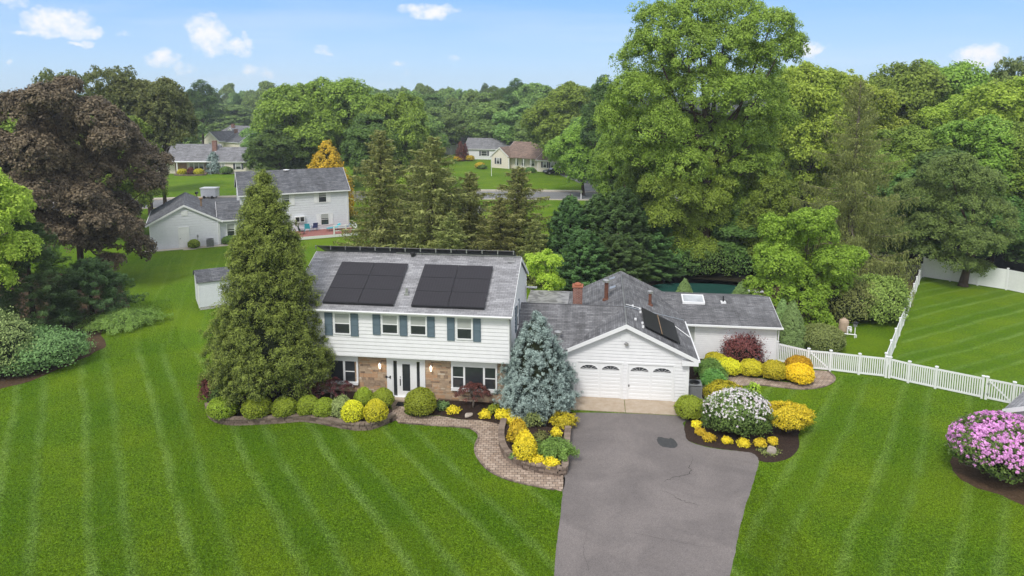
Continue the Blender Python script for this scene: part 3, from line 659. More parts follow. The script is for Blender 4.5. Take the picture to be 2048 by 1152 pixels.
sheet('driveway_bed_mulch', GP([(1374, 836), (1368, 858), (1372, 878), (1396, 889), (1432, 897), (1480, 903), (1507, 908), (1519, 922), (1548, 925), (1580, 916), (1598, 895), (1597, 870), (1602, 852), (1575, 825), (1540, 805), (1490, 785), (1450, 778), (1425, 779), (1408, 772)])+[HL(.1, 1.5), HL(.1, -.6)], .012, MULCH, smoothn=3)
sheet('wing_bed_mulch', GP([(1448, 748), (1508, 753), (1549, 760), (1590, 763), (1618, 760), (1625, 748)])+[HL(6.6, 6.2), HL(6.4, 6.95), HL(.1, 6.95), HL(.1, 1.6), HL(1.5, 1.6)], .010, MULCH, smoothn=0)
# paver walks
WL = [(796, 845), (815, 848), (860, 850), (900, 852), (930, 855), (950, 862), (957, 874), (951, 888), (951, 905), (960, 922), (977, 940), (1003, 954), (1042, 966), (1078, 973.5), (1109, 979.5), (1126, 981), (1128, 950), (1097, 947.5), (1061, 943), (1036, 932.5), (1013, 917), (1002, 895), (1001, 870), (1005, 852), (960, 841), (920, 839.5), (876, 832), (827, 832.5), (808, 824), (816, 806), (788, 804), (783, 812), (788, 832)]
sheet('front_walk', GP(WL), .016, PAVER, smoothn=3)
sheet('side_walk', GP([(1439, 779), (1464, 778), (1484, 771), (1521, 770.5), (1562, 775), (1603, 778.5), (1640, 775), (1663, 765.5), (1668, 755), (1656, 743), (1622, 742), (1625, 753), (1592, 765), (1549, 762), (1508, 755), (1452, 749), (1449, 760)]), .016, PAVER, smoothn=3)
def edging(pts, wdt, name):
    L = smooth_line([p[:2] for p in GP(pts)], 6); m = MB(); rr = random.Random(4); acc = 0
    for i in range(len(L)-1):
        d = L[i+1]-L[i]; ln = np.linalg.norm(d); k = max(1, int(ln/.2))
        for j in range(k):
            c = L[i]+d*(j+.5)/k; m.cbox((c[0], c[1], .02), (ln/k*.95, wdt, .05), math.atan2(d[1], d[0]), t=rr.random())
    struct(m.build(name, BLOCK))
edging([(1464, 778.5), (1484, 771.5), (1521, 771), (1562, 775.5), (1603, 779), (1640, 775.5), (1664, 766), (1669, 755), (1656, 743)], .12, 'walk_edging')
edging([(796, 846), (860, 851), (930, 856), (950, 863), (957.5, 874), (951, 890), (951, 906), (960, 923), (977, 941), (1003, 955), (1042, 967), (1109, 980.5)], .10, 'walk_edging')
# pool yard, beds under trees, woodland floor
sheet('pool_surround', GP([(1270, 600), (1290, 570), (1320, 560), (1400, 558), (1500, 568), (1545, 590), (1560, 640), (1450, 640)]), .008, MULCHD, smoothn=3)
PC = MB(); L = smooth_line([p[:2] for p in GP([(1296, 588), (1300, 574), (1340, 568.5), (1420, 569), (1470, 573), (1500, 582), (1502, 600), (1440, 614), (1350, 612)])], 4, True)
PC.prism([(p[0], p[1], .03) for p in L], (0, 0, .05)); tag(PC.build('pool_cover', POOLC), 'dark green safety cover stretched over the back yard swimming pool', 'pool cover')
sheet('pine_bed', GP([(-60, 800), (0, 778), (60, 762), (140, 730), (190, 705), (215, 690), (205, 660), (260, 640), (250, 590), (235, 560), (205, 545), (150, 548), (-60, 560)]), .012, MULCHD, smoothn=3, jitter=.1)
sheet('fence_side_strip', GP([(1560, 690), (1640, 700), (1700, 640), (1790, 640), (1834, 560), (1844, 530), (1700, 540), (1545, 560), (1540, 640)]), .012, MULCHD, smoothn=0, jitter=.2)
sheet('woodland_floor', [(14, 63), (24, 61), (38.5, 67), (48, 62), (80, 50), (200, 50), (260, 200), (60, 210), (40, 100), (16, 80)], .008, WOODF, smoothn=0)
sheet('rhododendron_bed', GP([(1902, 925), (1912, 950), (1950, 975), (2000, 990), (2080, 1020), (2150, 990), (2120, 900), (1990, 880), (1920, 895)]), .012, MULCHD, smoothn=3, jitter=.05)
# streets beyond
def strip(name, pts, wdt, z, mat, raise_=0):
    L = smooth_line(pts, 8); m = MB(); n = len(L); Lf, Rt = [], []
    for i in range(n):
        d = L[min(i+1, n-1)]-L[max(i-1, 0)]; q = np.array([-d[1], d[0]])/np.linalg.norm(d)*wdt/2; Lf.append(L[i]+q); Rt.append(L[i]-q)
    for i in range(n-1):
        if raise_: m.prism([(*Rt[i], z), (*Rt[i+1], z), (*Lf[i+1], z), (*Lf[i], z)], (0, 0, raise_))
        else: m.poly([(*Rt[i], z), (*Rt[i+1], z), (*Lf[i+1], z), (*Lf[i], z)])
    return struct(m.build(name, mat))
strip('road', [(-160, -7.6), (-60, -7.6), (60, -7.6), (160, -7.6)], 8.8, .014, ROADM)
RD = [(-160, 92), (-90, 103), (-50, 111), (-20, 118), (0, 119), (14, 118), (30, 118), (60, 128)]
strip('road', RD, 9, .012, ROADM)
strip('kerb', [(x, y+4.7) for x, y in RD], .3, 0, CONCP, .13); strip('kerb', [(x, y-4.7) for x, y in RD], .3, 0, CONCP, .13)
strip('pavement', [(x, y+6.6) for x, y in RD], 1.3, .016, CONCP)
sheet('neighbour_driveway', [(-12, 114), (-7, 114), (-3, 100), (-1, 86), (-12, 86), (-13, 100)], .020, ROADM, smoothn=0)
sheet('neighbour_patio', GP([(800, 480), (1010, 468), (1040, 520), (820, 530)]), .020, CONCP, smoothn=0)
sheet('far_driveway', GP([(1170, 384), (1215, 386), (1208, 372), (1178, 358), (1150, 348), (1128, 343), (1108, 344), (1140, 358), (1165, 370)]), .024, ROADM, smoothn=2)
sheet('parking_drive', GP([(500, 352), (560, 350), (560, 330), (505, 332)]), .02, ROADM, smoothn=0)
def hill(name, x0, x1, y0, y1, h, mat, seed):
    rng = np.random.default_rng(seed); nx, ny = 24, 8; m = MB(); vs = []
    for j in range(ny+1):
        for i in range(nx+1):
            u, v = i/nx, j/ny; vs.append((x0+(x1-x0)*u, y0+(y1-y0)*v, -.5+h*math.sin(min(1, v*1.0)*math.pi/2)*(.75+.25*math.sin(u*9+seed))))
    m.add(vs, [(j*(nx+1)+i, j*(nx+1)+i+1, (j+1)*(nx+1)+i+1, (j+1)*(nx+1)+i) for j in range(ny) for i in range(nx)]); return struct(m.build(name, mat))
hill('far_wooded_rise', -900, 900, 570, 900, 12, WOODF, 2)

# ================================================================== retaining walls
def retaining_wall(name, pts, h, label, wdt=.26, courses=3, seed=1):
    e = empty(name, (0, 0, 0), 0, label, 'retaining wall'); L = smooth_line([p[:2] for p in pts], 8); rr = random.Random(seed)
    seg = np.array([np.linalg.norm(L[i+1]-L[i]) for i in range(len(L)-1)]); cum = np.concatenate([[0], np.cumsum(seg)]); T = cum[-1]
    def at(s):
        i = min(len(seg)-1, int(np.searchsorted(cum, s, 'right')-1)); f = (s-cum[i])/seg[i]; p = L[i]+(L[i+1]-L[i])*f; d = (L[i+1]-L[i])/seg[i]; return p, math.atan2(d[1], d[0])
    ch = (h-.07)/courses; body = MB()
    for c in range(courses):
        s = -rr.uniform(0, .2)
        while s < T:
            ln = rr.uniform(.22, .42); a = max(s, 0); b = min(s+ln, T)
            if b-a > .05:
                p, an = at((a+b)/2); body.cbox((p[0], p[1], ch*(c+.5)), (b-a-.012, wdt*rr.uniform(.93, 1.0), ch-.012), an, t=rr.random()*.7)
            s += ln
    body.build('block_courses', BLOCK, e)
    cap = MB(); s = 0
    while s < T:
        ln = .24; a, b = s, min(s+ln, T); p, an = at((a+b)/2)
        if b-a > .04: cap.cbox((p[0], p[1], h-.035), (b-a-.010, wdt+.06, .07), an, t=rr.uniform(.25, .9))
        s += ln
    cap.build('cap_stones', BLOCK, e); return e
retaining_wall('retaining_wall', GP(LW), .40, 'low curved brown block wall edging the front shrub bed under the big cone shaped tree', seed=3)
retaining_wall('retaining_wall', GP(RW)+GP([(1130, 925), (1133, 900), (1136, 866)]), .42, 'low horseshoe block wall round the golden shrub bed beside the driveway', seed=8)

# ================================================================== the main house
house = empty('two_storey_house', tuple(O), -PSI, 'white two storey house with stone entry, blue shutters, roof solar panels and double garage', 'house')
def window(parent, x, y, z, wd, h, rz=0, style='double', blind=.45, trim=.07, name='window', frame=TRIM, glass=GLASS, label=None):
    m = MB(); m.box(-trim, 0, -.05, .03, -trim, h+trim); m.box(wd, wd+trim, -.05, .03, -trim, h+trim); m.box(0, wd, -.05, .03, h, h+trim); m.box(0, wd, -.065, .03, -trim, 0)
    if style == 'double': m.box(0, wd, -.035, .03, h*.5-.025, h*.5+.025); m.box(0, .03, -.03, .03, 0, h); m.box(wd-.03, wd, -.03, .03, 0, h)
    if style == 'grid':
        for i in (1, 2): m.box(wd*i/3-.012, wd*i/3+.012, -.03, .03, 0, h)
        m.box(0, wd, -.032, .03, h*.5-.02, h*.5+.02)
    if style == 'slide': m.box(wd*.5-.03, wd*.5+.03, -.04, .03, 0, h)
    o = m.build(name, frame, parent, (x, y, z), rz, label=label)
    g = MB(); g.box(0, wd, -.012, .02, 0, h); g.build('pane', glass, o)
    if blind: b = MB(); b.box(.035, wd-.035, -.018, -.013, h*(1-blind), h-.01); b.build('blind', BLIND, o)
    return o
def shutter(parent, x, y, z, wd, h, mat, rz=0):
    m = MB(); m.box(0, wd, -.035, .02, 0, h); m.box(.0, .05, -.05, -.035, 0, h); m.box(wd-.05, wd, -.05, -.035, 0, h)
    for a in (0, h*.5-.035, h-.07): m.box(.05, wd-.05, -.05, -.035, a, a+.07)
    n = int(h/.07)
    for i in range(n): m.poly([(.05, -.048, i*h/n), (wd-.05, -.048, i*h/n), (wd-.05, -.034, (i+.9)*h/n), (.05, -.034, (i+.9)*h/n)])
    return m.build('shutter', mat, parent, (x, y, z), rz)
X0, X1 = -22.45, -9.85
mb = MB(); U, NF = (1, 0, 0), (0, -1, 0)
siding(mb, (X0, -1.9, 0), U, NF, [(0, 2.66), (X1-X0, 2.66), (X1-X0, 5.36), (0, 5.36)], .215, .036)
siding(mb, (X1, -1.9, 0), (0, 1, 0), (1, 0, 0), [(0, 2.66), (8.3, 2.66), (8.3, 5.45), (4.25, 7.45), (0, 5.45)], .215, .036)
siding(mb, (X1, -1.35, 0), (0, 1, 0), (1, 0, 0), [(0, 0), (7.7, 0), (7.7, 2.66), (0, 2.66)], .215, .036)
siding(mb, (X0, -1.9, 0), (0, 1, 0), (-1, 0, 0), [(0, 2.66), (8.3, 2.66), (8.3, 5.45), (4.25, 7.45), (0, 5.45)], .215, .036)
siding(mb, (X0, -1.35, 0), (0, 1, 0), (-1, 0, 0), [(0, 0), (7.7, 0), (7.7, 2.66), (0, 2.66)], .215, .036)
mb.box(X0+.01, X1-.01, -1.88, 6.38, 2.62, 5.35); mb.box(X0+.02, X1-.02, -1.2, 6.3, 0, 2.62)
mb.build('upper_siding_wall', WHITE, house)
mb = MB()
for x in (X0-.01, X1-.10): mb.box(x, x+.11, -1.935, -1.80, 2.63, 5.36)
mb.box(X1-.02, X1+.035, -1.93, -1.80, 2.63, 5.4); mb.box(X0, X1, -1.95, -1.90, 5.24, 5.40); mb.box(X0, X1, -1.93, -1.87, 2.60, 2.67)
mb.box(X0-.02, X0+.14, -1.40, -1.25, 0, 2.6); mb.box(X0, X1, -1.92, -1.3, 2.585, 2.615)
mb.build('corner_trim', TRIM, house)
# stone veneer, stone by stone
def stone_wall(x0, x1, z0, z1, y, seed):
    rr = random.Random(seed); m = MB(); z = z0
    while z < z1-.02:
        h = min(rr.choice((.09, .12, .16, .2, .24)), z1-z)
        if z1-z-h < .05: h = z1-z
        x = x0
        while x < x1-.01:
            l = min(rr.uniform(.14, .62), x1-x)
            if x1-x-l < .08: l = x1-x
            if h > .15 and rr.random() < .25 and l > .2:
                hh = h*rr.uniform(.4, .6); g = .008
                for a, b in ((0, hh), (hh, h)): m.box(x+g/2, x+l-g/2, y-.03*rr.uniform(.4, 1.4), y+.03, z+a+g/2, z+b-g/2, t=min(1, max(0, rr.gauss(.48, .25))))
            else: m.box(x+.004, x+l-.004, y-.03*rr.uniform(.4, 1.4), y+.03, z+.004, z+h-.004, t=min(1, max(0, rr.gauss(.48, .25))))
            x += l
        z += h
    return m
sm = stone_wall(X0+.14, -17.09, .0, 2.58, -1.35, 1)
sm.build('stone_wall', STONE, house); stone_wall(-14.84, X1-.01, .0, 2.58, -1.35, 2).build('stone_wall', STONE, house)
mb = MB(); mb.box(X0+.05, X1-.03, -1.33, -1.1, 0, 2.58); mb.build('mortar_backing', MORTAR, house)
# front door group
mb = MB(); mb.box(-17.10, -16.78, -1.43, -1.25, 0, 2.57); mb.box(-15.12, -14.84, -1.43, -1.25, 0, 2.57); mb.box(-16.78, -15.12, -1.41, -1.25, 2.24, 2.57)
mb.box(-16.50, -16.38, -1.41, -1.25, .12, 2.24); mb.box(-15.52, -15.34, -1.41, -1.25, .12, 2.24); mb.box(-16.78, -15.12, -1.55, -1.25, .0, .12)
mb.box(-16.78, -16.72, -1.40, -1.25, .12, 2.24); mb.box(-15.16, -15.12, -1.40, -1.25, .12, 2.24); mb.build('door_surround', TRIM, house)
for a, b in ((-16.72, -16.50), (-15.34, -15.16)): mb = MB(); mb.box(a, b, -1.365, -1.3, .12, 2.24); mb.build('sidelight', GLASS, house)
mb = MB(); mb.box(0, .86, -.05, 0, 0, 2.12); mb.box(.13, .20, -.062, -.05, .25, 2.02); mb.box(.66, .73, -.062, -.05, .25, 2.02); mb.box(.20, .66, -.062, -.05, 1.95, 2.02); mb.box(.20, .66, -.062, -.05, .25, .33)
dr = mb.build('front_door', TRIM, house, (-16.38, -1.36, .12))
mb = MB(); mb.box(.20, .66, -.056, -.052, .33, 1.95)
mb.build('door_glass', GLASS, dr)
mb = MB(); mb.tube((.07, -.05, 1.02), (.07, -.12, 1.02), .03); mb.box(.05, .09, -.10, -.05, .65, .98); mb.tube((.07, -.05, 1.16), (.07, -.08, 1.16), .028); mb.build('handle', BLACKM, dr)
mb = MB(); mb.box(-16.72, -15.2, -1.95, -1.55, 0, .10); mb.build('door_step', CONC, house)
mb = MB(); mb.box(-.45, .45, -.25, .25, 0, .02); tag(mb.build('door_mat', RUBBER, None, tuple(HL(-15.85, -2.25, .022)), -PSI), 'black door mat in front of the white front door', 'door mat')
for x in (-17.48, -14.47):
    mb = MB(); mb.box(-.05, .05, -.02, .03, -.1, .2); mb.tube((0, -.02, .16), (0, -.12, .18), .014); mb.lathe([(.07, .0), (.09, .02), (.02, .10)], (0, -.12, .12), 6); mb.lathe([(.05, -.02), (.06, 0)], (0, -.12, -.14), 6)
    l_ = mb.build('wall_lantern', GALV, house, (x, -1.40, 1.90)); g = MB(); g.lathe([(.05, -.13), (.075, .11)], (0, -.12, 0), 6); g.build('lamp_glass', LAMP, l_)
mb = MB(); mb.box(-.06, .06, -.03, .02, -.06, .06); mb.box(.1, .24, -.05, .02, -.02, .01); mb.box(.2, .25, -.07, .02, -.07, .09); mb.build('house_number_plaque', BLACKM, house, (-17.12, -1.42, 1.25))
# right ground floor bay
def bay(x0, x1, zb, zt, y, segs, lab=None):
    m = MB(); m.box(x0, x1, y-.08, y, zt-.30, zt); m.box(x0, x1, y-.16, y, zb, zb+.16); m.box(x0, x0+.1, y-.08, y, zb+.16, zt-.3); m.box(x1-.1, x1, y-.08, y, zb+.16, zt-.3)
    for a, b in zip(segs[:-1], segs[1:]): m.box(a[1], b[0], y-.075, y, zb+.16, zt-.3)
    for xx in (x0+.35, x1-.35): m.box(xx-.03, xx+.03, y-.12, y, zb-.16, zb)
    b_ = m.build('bay_window', TRIM, house)
    for a, b, st in segs:
        g = MB(); g.box(a, b, y-.04, y-.01, zb+.16, zt-.3); g.build('pane', GLASS, b_)
        if st: g = MB(); g.box(a, b, y-.06, y-.041, (zb+zt)/2-.10, (zb+zt)/2-.05); g.build('meeting_rail', TRIM, b_)
bay(-13.31, -10.66, .68, 2.40, -1.40, [(-13.20, -12.61, 1), (-12.50, -11.47, 0), (-11.36, -10.78, 1)])
bay(-21.5, -18.80, .70, 2.40, -1.40, [(-21.35, -20.75, 1), (-20.6, -19.7, 0), (-19.58, -19.02, 1)])
# upper windows and shutters
for (a, b) in ((-19.93, -19.03), (-17.13, -16.24), (-15.50, -14.61), (-12.84, -12.01)): 
    lo = 3.95 if a in (-19.93, -12.84) else 4.08
    window(house, a, -1.93, lo, b-a, 5.10-lo, blind=.48 if a != -12.84 else .5)
for a, b, lo in ((-20.5, -20.05, 3.8), (-18.98, -18.53, 3.8), (-17.68, -17.24, 3.95), (-16.11, -15.68, 3.95), (-14.53, -14.11, 3.95), (-13.40, -12.98, 3.8), (-11.92, -11.50, 3.8)):
    shutter(house, a, -1.93, lo, b-a, 5.13-lo, TEAL)
window(house, X1+.03, .55, 3.75, .8, 1.4, R_(90), blind=0, frame=TRIM); shutter(house, X1+.03, .02, 3.7, .4, 1.5, TEAL, R_(90)); shutter(house, X1+.03, 1.47, 3.7, .4, 1.5, TEAL, R_(90))
# main roof
YE, ZE, YR, ZR = -2.25, 5.42, 2.40, 7.64; SL = (ZR-ZE)/(YR-YE)
mb = MB(); xa, xb = X0-.22, X1+.12
roof_slab(mb, (xa, YE, ZE), (xb, YE, ZE), (xb, YR, ZR), (xa, YR, ZR), .10); roof_slab(mb, (xb, YR+4.3, ZR-4.3*SL), (xa, YR+4.3, ZR-4.3*SL), (xa, YR, ZR), (xb, YR, ZR), .10)
roof = mb.build('main_roof', ROOF_L, house)
mb = MB()
for x in (xa-.02, xb): 
    mb.prism([(x, YE, ZE-.20), (x, YE, ZE+.005), (x, YR, ZR+.005), (x, YR+4.3, ZR-4.3*SL+.005), (x, YR+4.3, ZR-4.3*SL-.2), (x, YR, ZR-.22)], (.022, 0, 0))
mb.box(xa, xb, YE+.02, -1.93, ZE-.16, ZE-.12); mb.build('fascia', TRIM, roof)
def gutter(parent, x0, x1, y, z, rz=0):
    m = MB(); m.prism([(x0, y, z), (x0, y-.11, z+.01), (x0, y-.13, z-.03), (x0, y-.09, z-.11), (x0, y, z-.12)], (x1-x0, 0, 0)); return m.build('gutter', TRIM, parent, None, rz)
gutter(house, xa, xb, YE+.01, ZE-.02)
mb = MB(); mb.tube((X1-.03, -2.25, 5.3), (X1-.03, -2.0, 5.12), .04); mb.tube((X1+.0, -2.0, 5.15), (X1+.0, -2.0, 2.7), .04); mb.tube((X1+.0, -2.0, 2.7), (X1+.06, -1.4, 2.4), .04); mb.tube((X1+.06, -1.4, 2.4), (X1+.06, -1.4, .1), .04); mb.build('downspout', GREYM, house)
def zr(y): return ZE+(y-YE)*SL
def solar_panel(parent, P, Ux, Uy, wx, wy, th=.04):
    "P corner on a slope, Ux along, Uy up the slope"
    P, Ux, Uy = (np.array(a, float) for a in (P, Ux, Uy)); N = np.cross(Ux, Uy); N = N if N[2] > 0 else -N
    m = MB(); A = [P, P+Ux*wx, P+Ux*wx+Uy*wy, P+Uy*wy]; m.prism([tuple(p) for p in A], tuple(N*th)); o = m.build('solar_panel', FRAMEB, parent)
    g = MB(); b = .018; T = N*(th+.002); g.poly([tuple(P+Ux*b+Uy*b+T), tuple(P+Ux*(wx-b)+Uy*b+T), tuple(P+Ux*(wx-b)+Uy*(wy-b)+T), tuple(P+Ux*b+Uy*(wy-b)+T)]); g.build('solar_cells', SOLAR, o); return o
cs = 1/math.hypot(1, SL); upv = np.array([0, cs, SL*cs]); nrm = np.array([0, -SL*cs, cs])
for x0 in (-20.60, -15.44):
    for r in range(3):
        for c in range(2):
            y = -1.84+r*1.075; solar_panel(house, np.array([x0+c*2.08, y, zr(y)])+nrm*.13, (1, 0, 0), upv, 2.06, 1.175)
    mb = MB(); y = -1.87; P = np.array([x0, y, zr(y)]); mb.prism([tuple(P+nrm*.02), tuple(P+nrm*.165), tuple(P+nrm*.165+upv*.03), tuple(P+nrm*.02+upv*.03)], (4.14, 0, 0)); mb.build('array_skirt', FRAMEB, roof)
# row of panels on the rear slope standing just above the ridge
dn = np.array([0, -cs, SL*cs]); nb_ = np.array([0, SL*cs, cs])
for i in range(7):
    P = np.array([-22.55+i*1.78, YR+1.25, ZR-1.25*SL])+nb_*.24; solar_panel(house, P, (1, 0, 0), dn, 1.75, 1.78)
for i in range(14):
    x = -22.6+i*.955; mb = MB(); mb.box(x-.025, x+.025, YR-.30, YR-.22, ZR+.20, ZR+.42); mb.build('panel_clamp', GALV, roof)
mb = MB(); mb.box(-17.5, xb, YR-.09, YR-.05, ZR+.03, ZR+.07); mb.build('conduit', GALV, roof)
mb = MB(); mb.lathe([(.11, 0), (.11, .12), (.17, .14), (.17, .22), (.06, .30)], (-16.42, 2.18, zr(2.18)), 14); mb.build('roof_vent', BLACKM, roof)
mb = MB(); mb.box(-16.02, -15.88, -.98, -.84, zr(-.9)+.0, zr(-.9)+.36); mb.box(-16.1, -15.8, -1.02, -.76, zr(-.9)-.1, zr(-.9)+.04); mb.build('vent_pipe', GALV, roof)
mb = MB(); P = np.array([-10.5, 1.85, zr(1.85)])+nrm*.03; mb.prism([tuple(P), tuple(P+np.array([.42, 0, 0])), tuple(P+np.array([.42, 0, 0])+upv*.28), tuple(P+upv*.28)], tuple(nrm*.05)); mb.build('roof_bracket', GALV, roof)
mb = MB(); mb.box(X1+.1, X1+.75, 6.0, 6.06, 4.75, 4.8); mb.prism([(X1+.12, 5.4, 5.0), (X1+.12, 6.6, 4.6), (X1+.12, 6.6, 4.5), (X1+.12, 5.4, 4.9)], (.55, 0, 0)); mb.build('rear_eave', TRIM, roof)

# ---- garage, link and right wing
GX0, GX1, GXR, GZR, GS = -7.05, 0.0, -3.47, 4.60, .475
def zg(x): return GZR-abs(x-GXR)*GS
mb = MB(); siding(mb, (GX0, 0, 0), U, NF, [(0, 0), (7.05, 0), (7.05, zg(0)-.12), (GXR-GX0, GZR-.12), (0, zg(GX0)-.12)], .19, .034)
wallg = MB(); H_ = 2.16
def clipw(x0, x1): return
# front wall with door openings: rebuild as separate pieces
mb = MB(); D1, D2 = (-6.16, -3.68), (-3.30, -.78)
for a, b in ((GX0, D1[0]), (D1[1], D2[0]), (D2[1], GX1)): siding(mb, (a, 0, 0), U, NF, [(0, 0), (b-a, 0), (b-a, H_), (0, H_)], .19, .034)
siding(mb, (GX0, 0, 0), U, NF, [(0, H_), (7.05, H_), (7.05, zg(0)-.1), (GXR-GX0, GZR-.1), (0, zg(GX0)-.1)], .19, .034)
siding(mb, (0, 0, 0), (0, 1, 0), (1, 0, 0), [(0, 0), (7.0, 0), (7.0, 2.75), (0, 2.75)], .19, .034)
mbg = mb; mb = MB(); siding(mb, (-9.85, .0, 0), U, NF, [(0, 0), (2.8, 0), (2.8, 2.85), (0, 2.85)], .19, .034)
mb.build('link_siding_wall', WHITE, house); mb = MB(); siding(mb, (0.0, 7.0, 0), U, NF, [(0, 0), (6.5, 0), (6.5, 2.55), (0, 2.55)], .14, .03)
siding(mb, (6.5, 7.0, 0), (0, 1, 0), (1, 0, 0), [(0, 0), (6.6, 0), (6.6, 2.5), (3.2, 3.3), (0, 2.5)], .14, .03)
mb.build('wing_siding_wall', WHITE, house); mbg.build('garage_siding_wall', WHITE, house); mb = MB(); siding(mb, (GX0, 11.5, 0), (1, 0, 0), (0, 1, 0), [(0, 0), (7.05, 0), (7.05, zg(0)-.1), (GXR-GX0, GZR-.1), (0, zg(GX0)-.1)], .19, .034)
siding(mb, (GX0, 5.2, 0), (0, 1, 0), (-1, 0, 0), [(0, 0), (6.3, 0), (6.3, 2.8), (0, 2.8)], .19, .034)
mb.build('rear_siding_wall', WHITE, house)
mb = MB()
for a, b in (D1, D2): mb = MB(); mb.box(a-.09, a, -.05, .0, 0, H_+.09); mb.box(b, b+.09, -.05, .0, 0, H_+.09); mb.box(a, b, -.05, .0, H_, H_+.09); mb.build('door_casing', TRIM, house)
mb = MB(); mb.box(-.09, .03, -.04, .0, 0, 2.6); mb.box(.0, .03, 0, .10, 0, 2.6); mb.build('corner_trim', TRIM, house); mb = MB(); mb.box(6.42, 6.54, 6.96, 7.0, 0, 2.5); mb.box(6.5, 6.54, 7.0, 7.1, 0, 2.5); mb.build('corner_trim', TRIM, house)
for a, b in (D1, D2):
    wd = b-a; m = MB(); m.box(0, wd, 0, .05, 0, H_)
    rows = [(.03, .42), (.46, .85), (.89, 1.28), (1.32, 1.70)]
    for z0, z1 in rows:
        for c in (0, 1):
            for q in (0,): 
                x0 = .07+c*wd*.5; x1 = x0+wd*.5-.14; zz = (z0+z1)/2
                for (za, zb_) in ((z0+.03, z0+.175), (z0+.215, z1-.03)): m.box(x0, x1, -.013, 0, za, zb_)
    gd = m.build('garage_door', TRIM, house, (a, .005, 0), bevel=.012)
    for c in (0, 1):
        cx = wd*.25+c*wd*.5; hw = wd*.25-.12; g = MB(); pts = [(cx-hw, -.012, 1.74)]+[(cx-hw*math.cos(t_*math.pi/12), -.012, 1.74+.27*math.sin(t_*math.pi/12)) for t_ in range(1, 12)]+[(cx+hw, -.012, 1.74)]
        g.prism(pts, (0, .02, 0)); wo_ = g.build('arched_light', GLASS, gd); g = MB()
        for s in (-1.15, -.6, 0, .6, 1.15):
            e_ = (cx+hw*math.sin(s)*.97, -.02, 1.74+.262*math.cos(s)); g.tube((cx+s*.03, -.02, 1.74), e_, .009, .009, 4)
        for s in range(12): t0, t1 = s*math.pi/12, (s+1)*math.pi/12; g.tube((cx-hw*math.cos(t0), -.02, 1.74+.27*math.sin(t0)), (cx-hw*math.cos(t1), -.02, 1.74+.27*math.sin(t1)), .011, .011, 4)
        g.tube((cx-hw, -.02, 1.74), (cx+hw, -.02, 1.74), .014, .014, 4); g.build('sunburst_grille', TRIM, gd)
    if a == D2[0]: g = MB(); g.box(.03, .08, -.03, 0, .8, .92); g.build('handle', BLACKM, gd)
mb = MB(); mb.box(GXR-.30, GXR+.25, -.045, .0, 3.52, 3.95); mb.build('gable_vent', TRIM, house)
mb = MB(); mb.lathe([(.05, .05), (.13, .0), (.13, -.05), (.09, -.11)], (GXR+.02, -.14, 3.42), 12); mb.box(GXR-.03, GXR+.07, -.12, 0, 3.38, 3.46); mb.build('floodlight', GALV, house)
# roofs
ER = .55; mb = MB(); yf, yb = -.34, 11.65; xr = GX1+ER; xl = -7.35
roof_slab(mb, (xr, yf, zg(xr)), (xr, yb, zg(xr)), (GXR, yb, GZR), (GXR, yf, GZR), .12)
roof_slab(mb, (xl, yb, zg(xl)), (xl, yf, zg(xl)), (GXR, yf, GZR), (GXR, yb, GZR), .12)
groof = mb.build('garage_roof', ROOF_D, house)
mb = MB(); roof_slab(mb, (-9.95, -.40, 2.98), (-6.80, -.40, 2.98), (-3.40, 3.0, 4.60), (-9.95, 3.0, 4.60), .12); roof_slab(mb, (-7.0, 6.6, 2.89), (-9.95, 6.6, 2.89), (-9.95, 3.0, 4.60), (-3.47, 3.0, 4.60), .12)
lroof = mb.build('link_roof', ROOF_D, house)
WS = (3.42-2.50)/(10.3-6.55); mb = MB(); roof_slab(mb, (-.4, 6.55, 2.50), (6.72, 6.55, 2.50), (6.72, 10.3, 3.42), (-1.2, 10.3, 3.42), .12); roof_slab(mb, (6.72, 14, 2.5), (-1.2, 14, 2.5), (-1.2, 10.3, 3.42), (6.72, 10.3, 3.42), .12)
wroof = mb.build('wing_roof', ROOF_D, house)
mb = MB(); d_ = .022
mb.prism([(xl+.0, yf-.02, zg(xl)-.22), (GXR, yf-.02, GZR-.24), (xr, yf-.02, zg(xr)-.22), (xr, yf-.02, zg(xr)+.006), (GXR, yf-.02, GZR+.006), (xl, yf-.02, zg(xl)+.006)], (0, d_, 0))
mb.box(-.35, xr, yf-.018, 0, zg(xr)-.36, zg(xr)-.12); mb.prism([(xr+.0, yf, zg(xr)-.13), (0, yf, zg(xr)-.13+.02), (0, 0, zg(xr)-.13)], (0, 0, -.02))
mb.build('rake_trim', TRIM, groof); mb = MB(); mb.prism([(xl+.02, yb, zg(xl)-.2), (GXR, yb, GZR-.2), (xr, yb, zg(xr)-.2), (xr, yb, zg(xr)), (GXR, yb, GZR), (xl+.02, yb, zg(xl))], (0, d_, 0))
mb.build('rake_trim', TRIM, groof); mb = MB(); mb.box(xr, xr+.09, yf-.02, 6.5, zg(xr)-.14, zg(xr)-.02); mb.box(.03, xr, yf, 6.5, zg(xr)-.16, zg(xr)-.13)
mb.build('gutter', TRIM, groof)
mb = MB(); mb.prism([(6.72, 6.5, 2.34), (6.72, 6.5, 2.51), (6.72, 10.3, 3.43), (6.72, 14, 2.5), (6.72, 10.3, 3.28)], (.022, 0, 0)); mb.box(.55, 6.8, 6.44, 6.55, 2.38, 2.49); mb.box(.0, 6.7, 6.55, 7.0, 2.34, 2.37); mb.build('gutter', TRIM, wroof)
mb = MB(); mb.box(-9.9, -7.1, -.52, -.40, 2.84, 2.96); mb.build('gutter', TRIM, lroof)
mb = MB(); mb.path([(6.66, 6.5, 2.4), (6.6, 6.85, 2.2), (6.6, 6.93, .1)], [.04, .04, .04]); mb.build('downspout', TRIM, wroof)
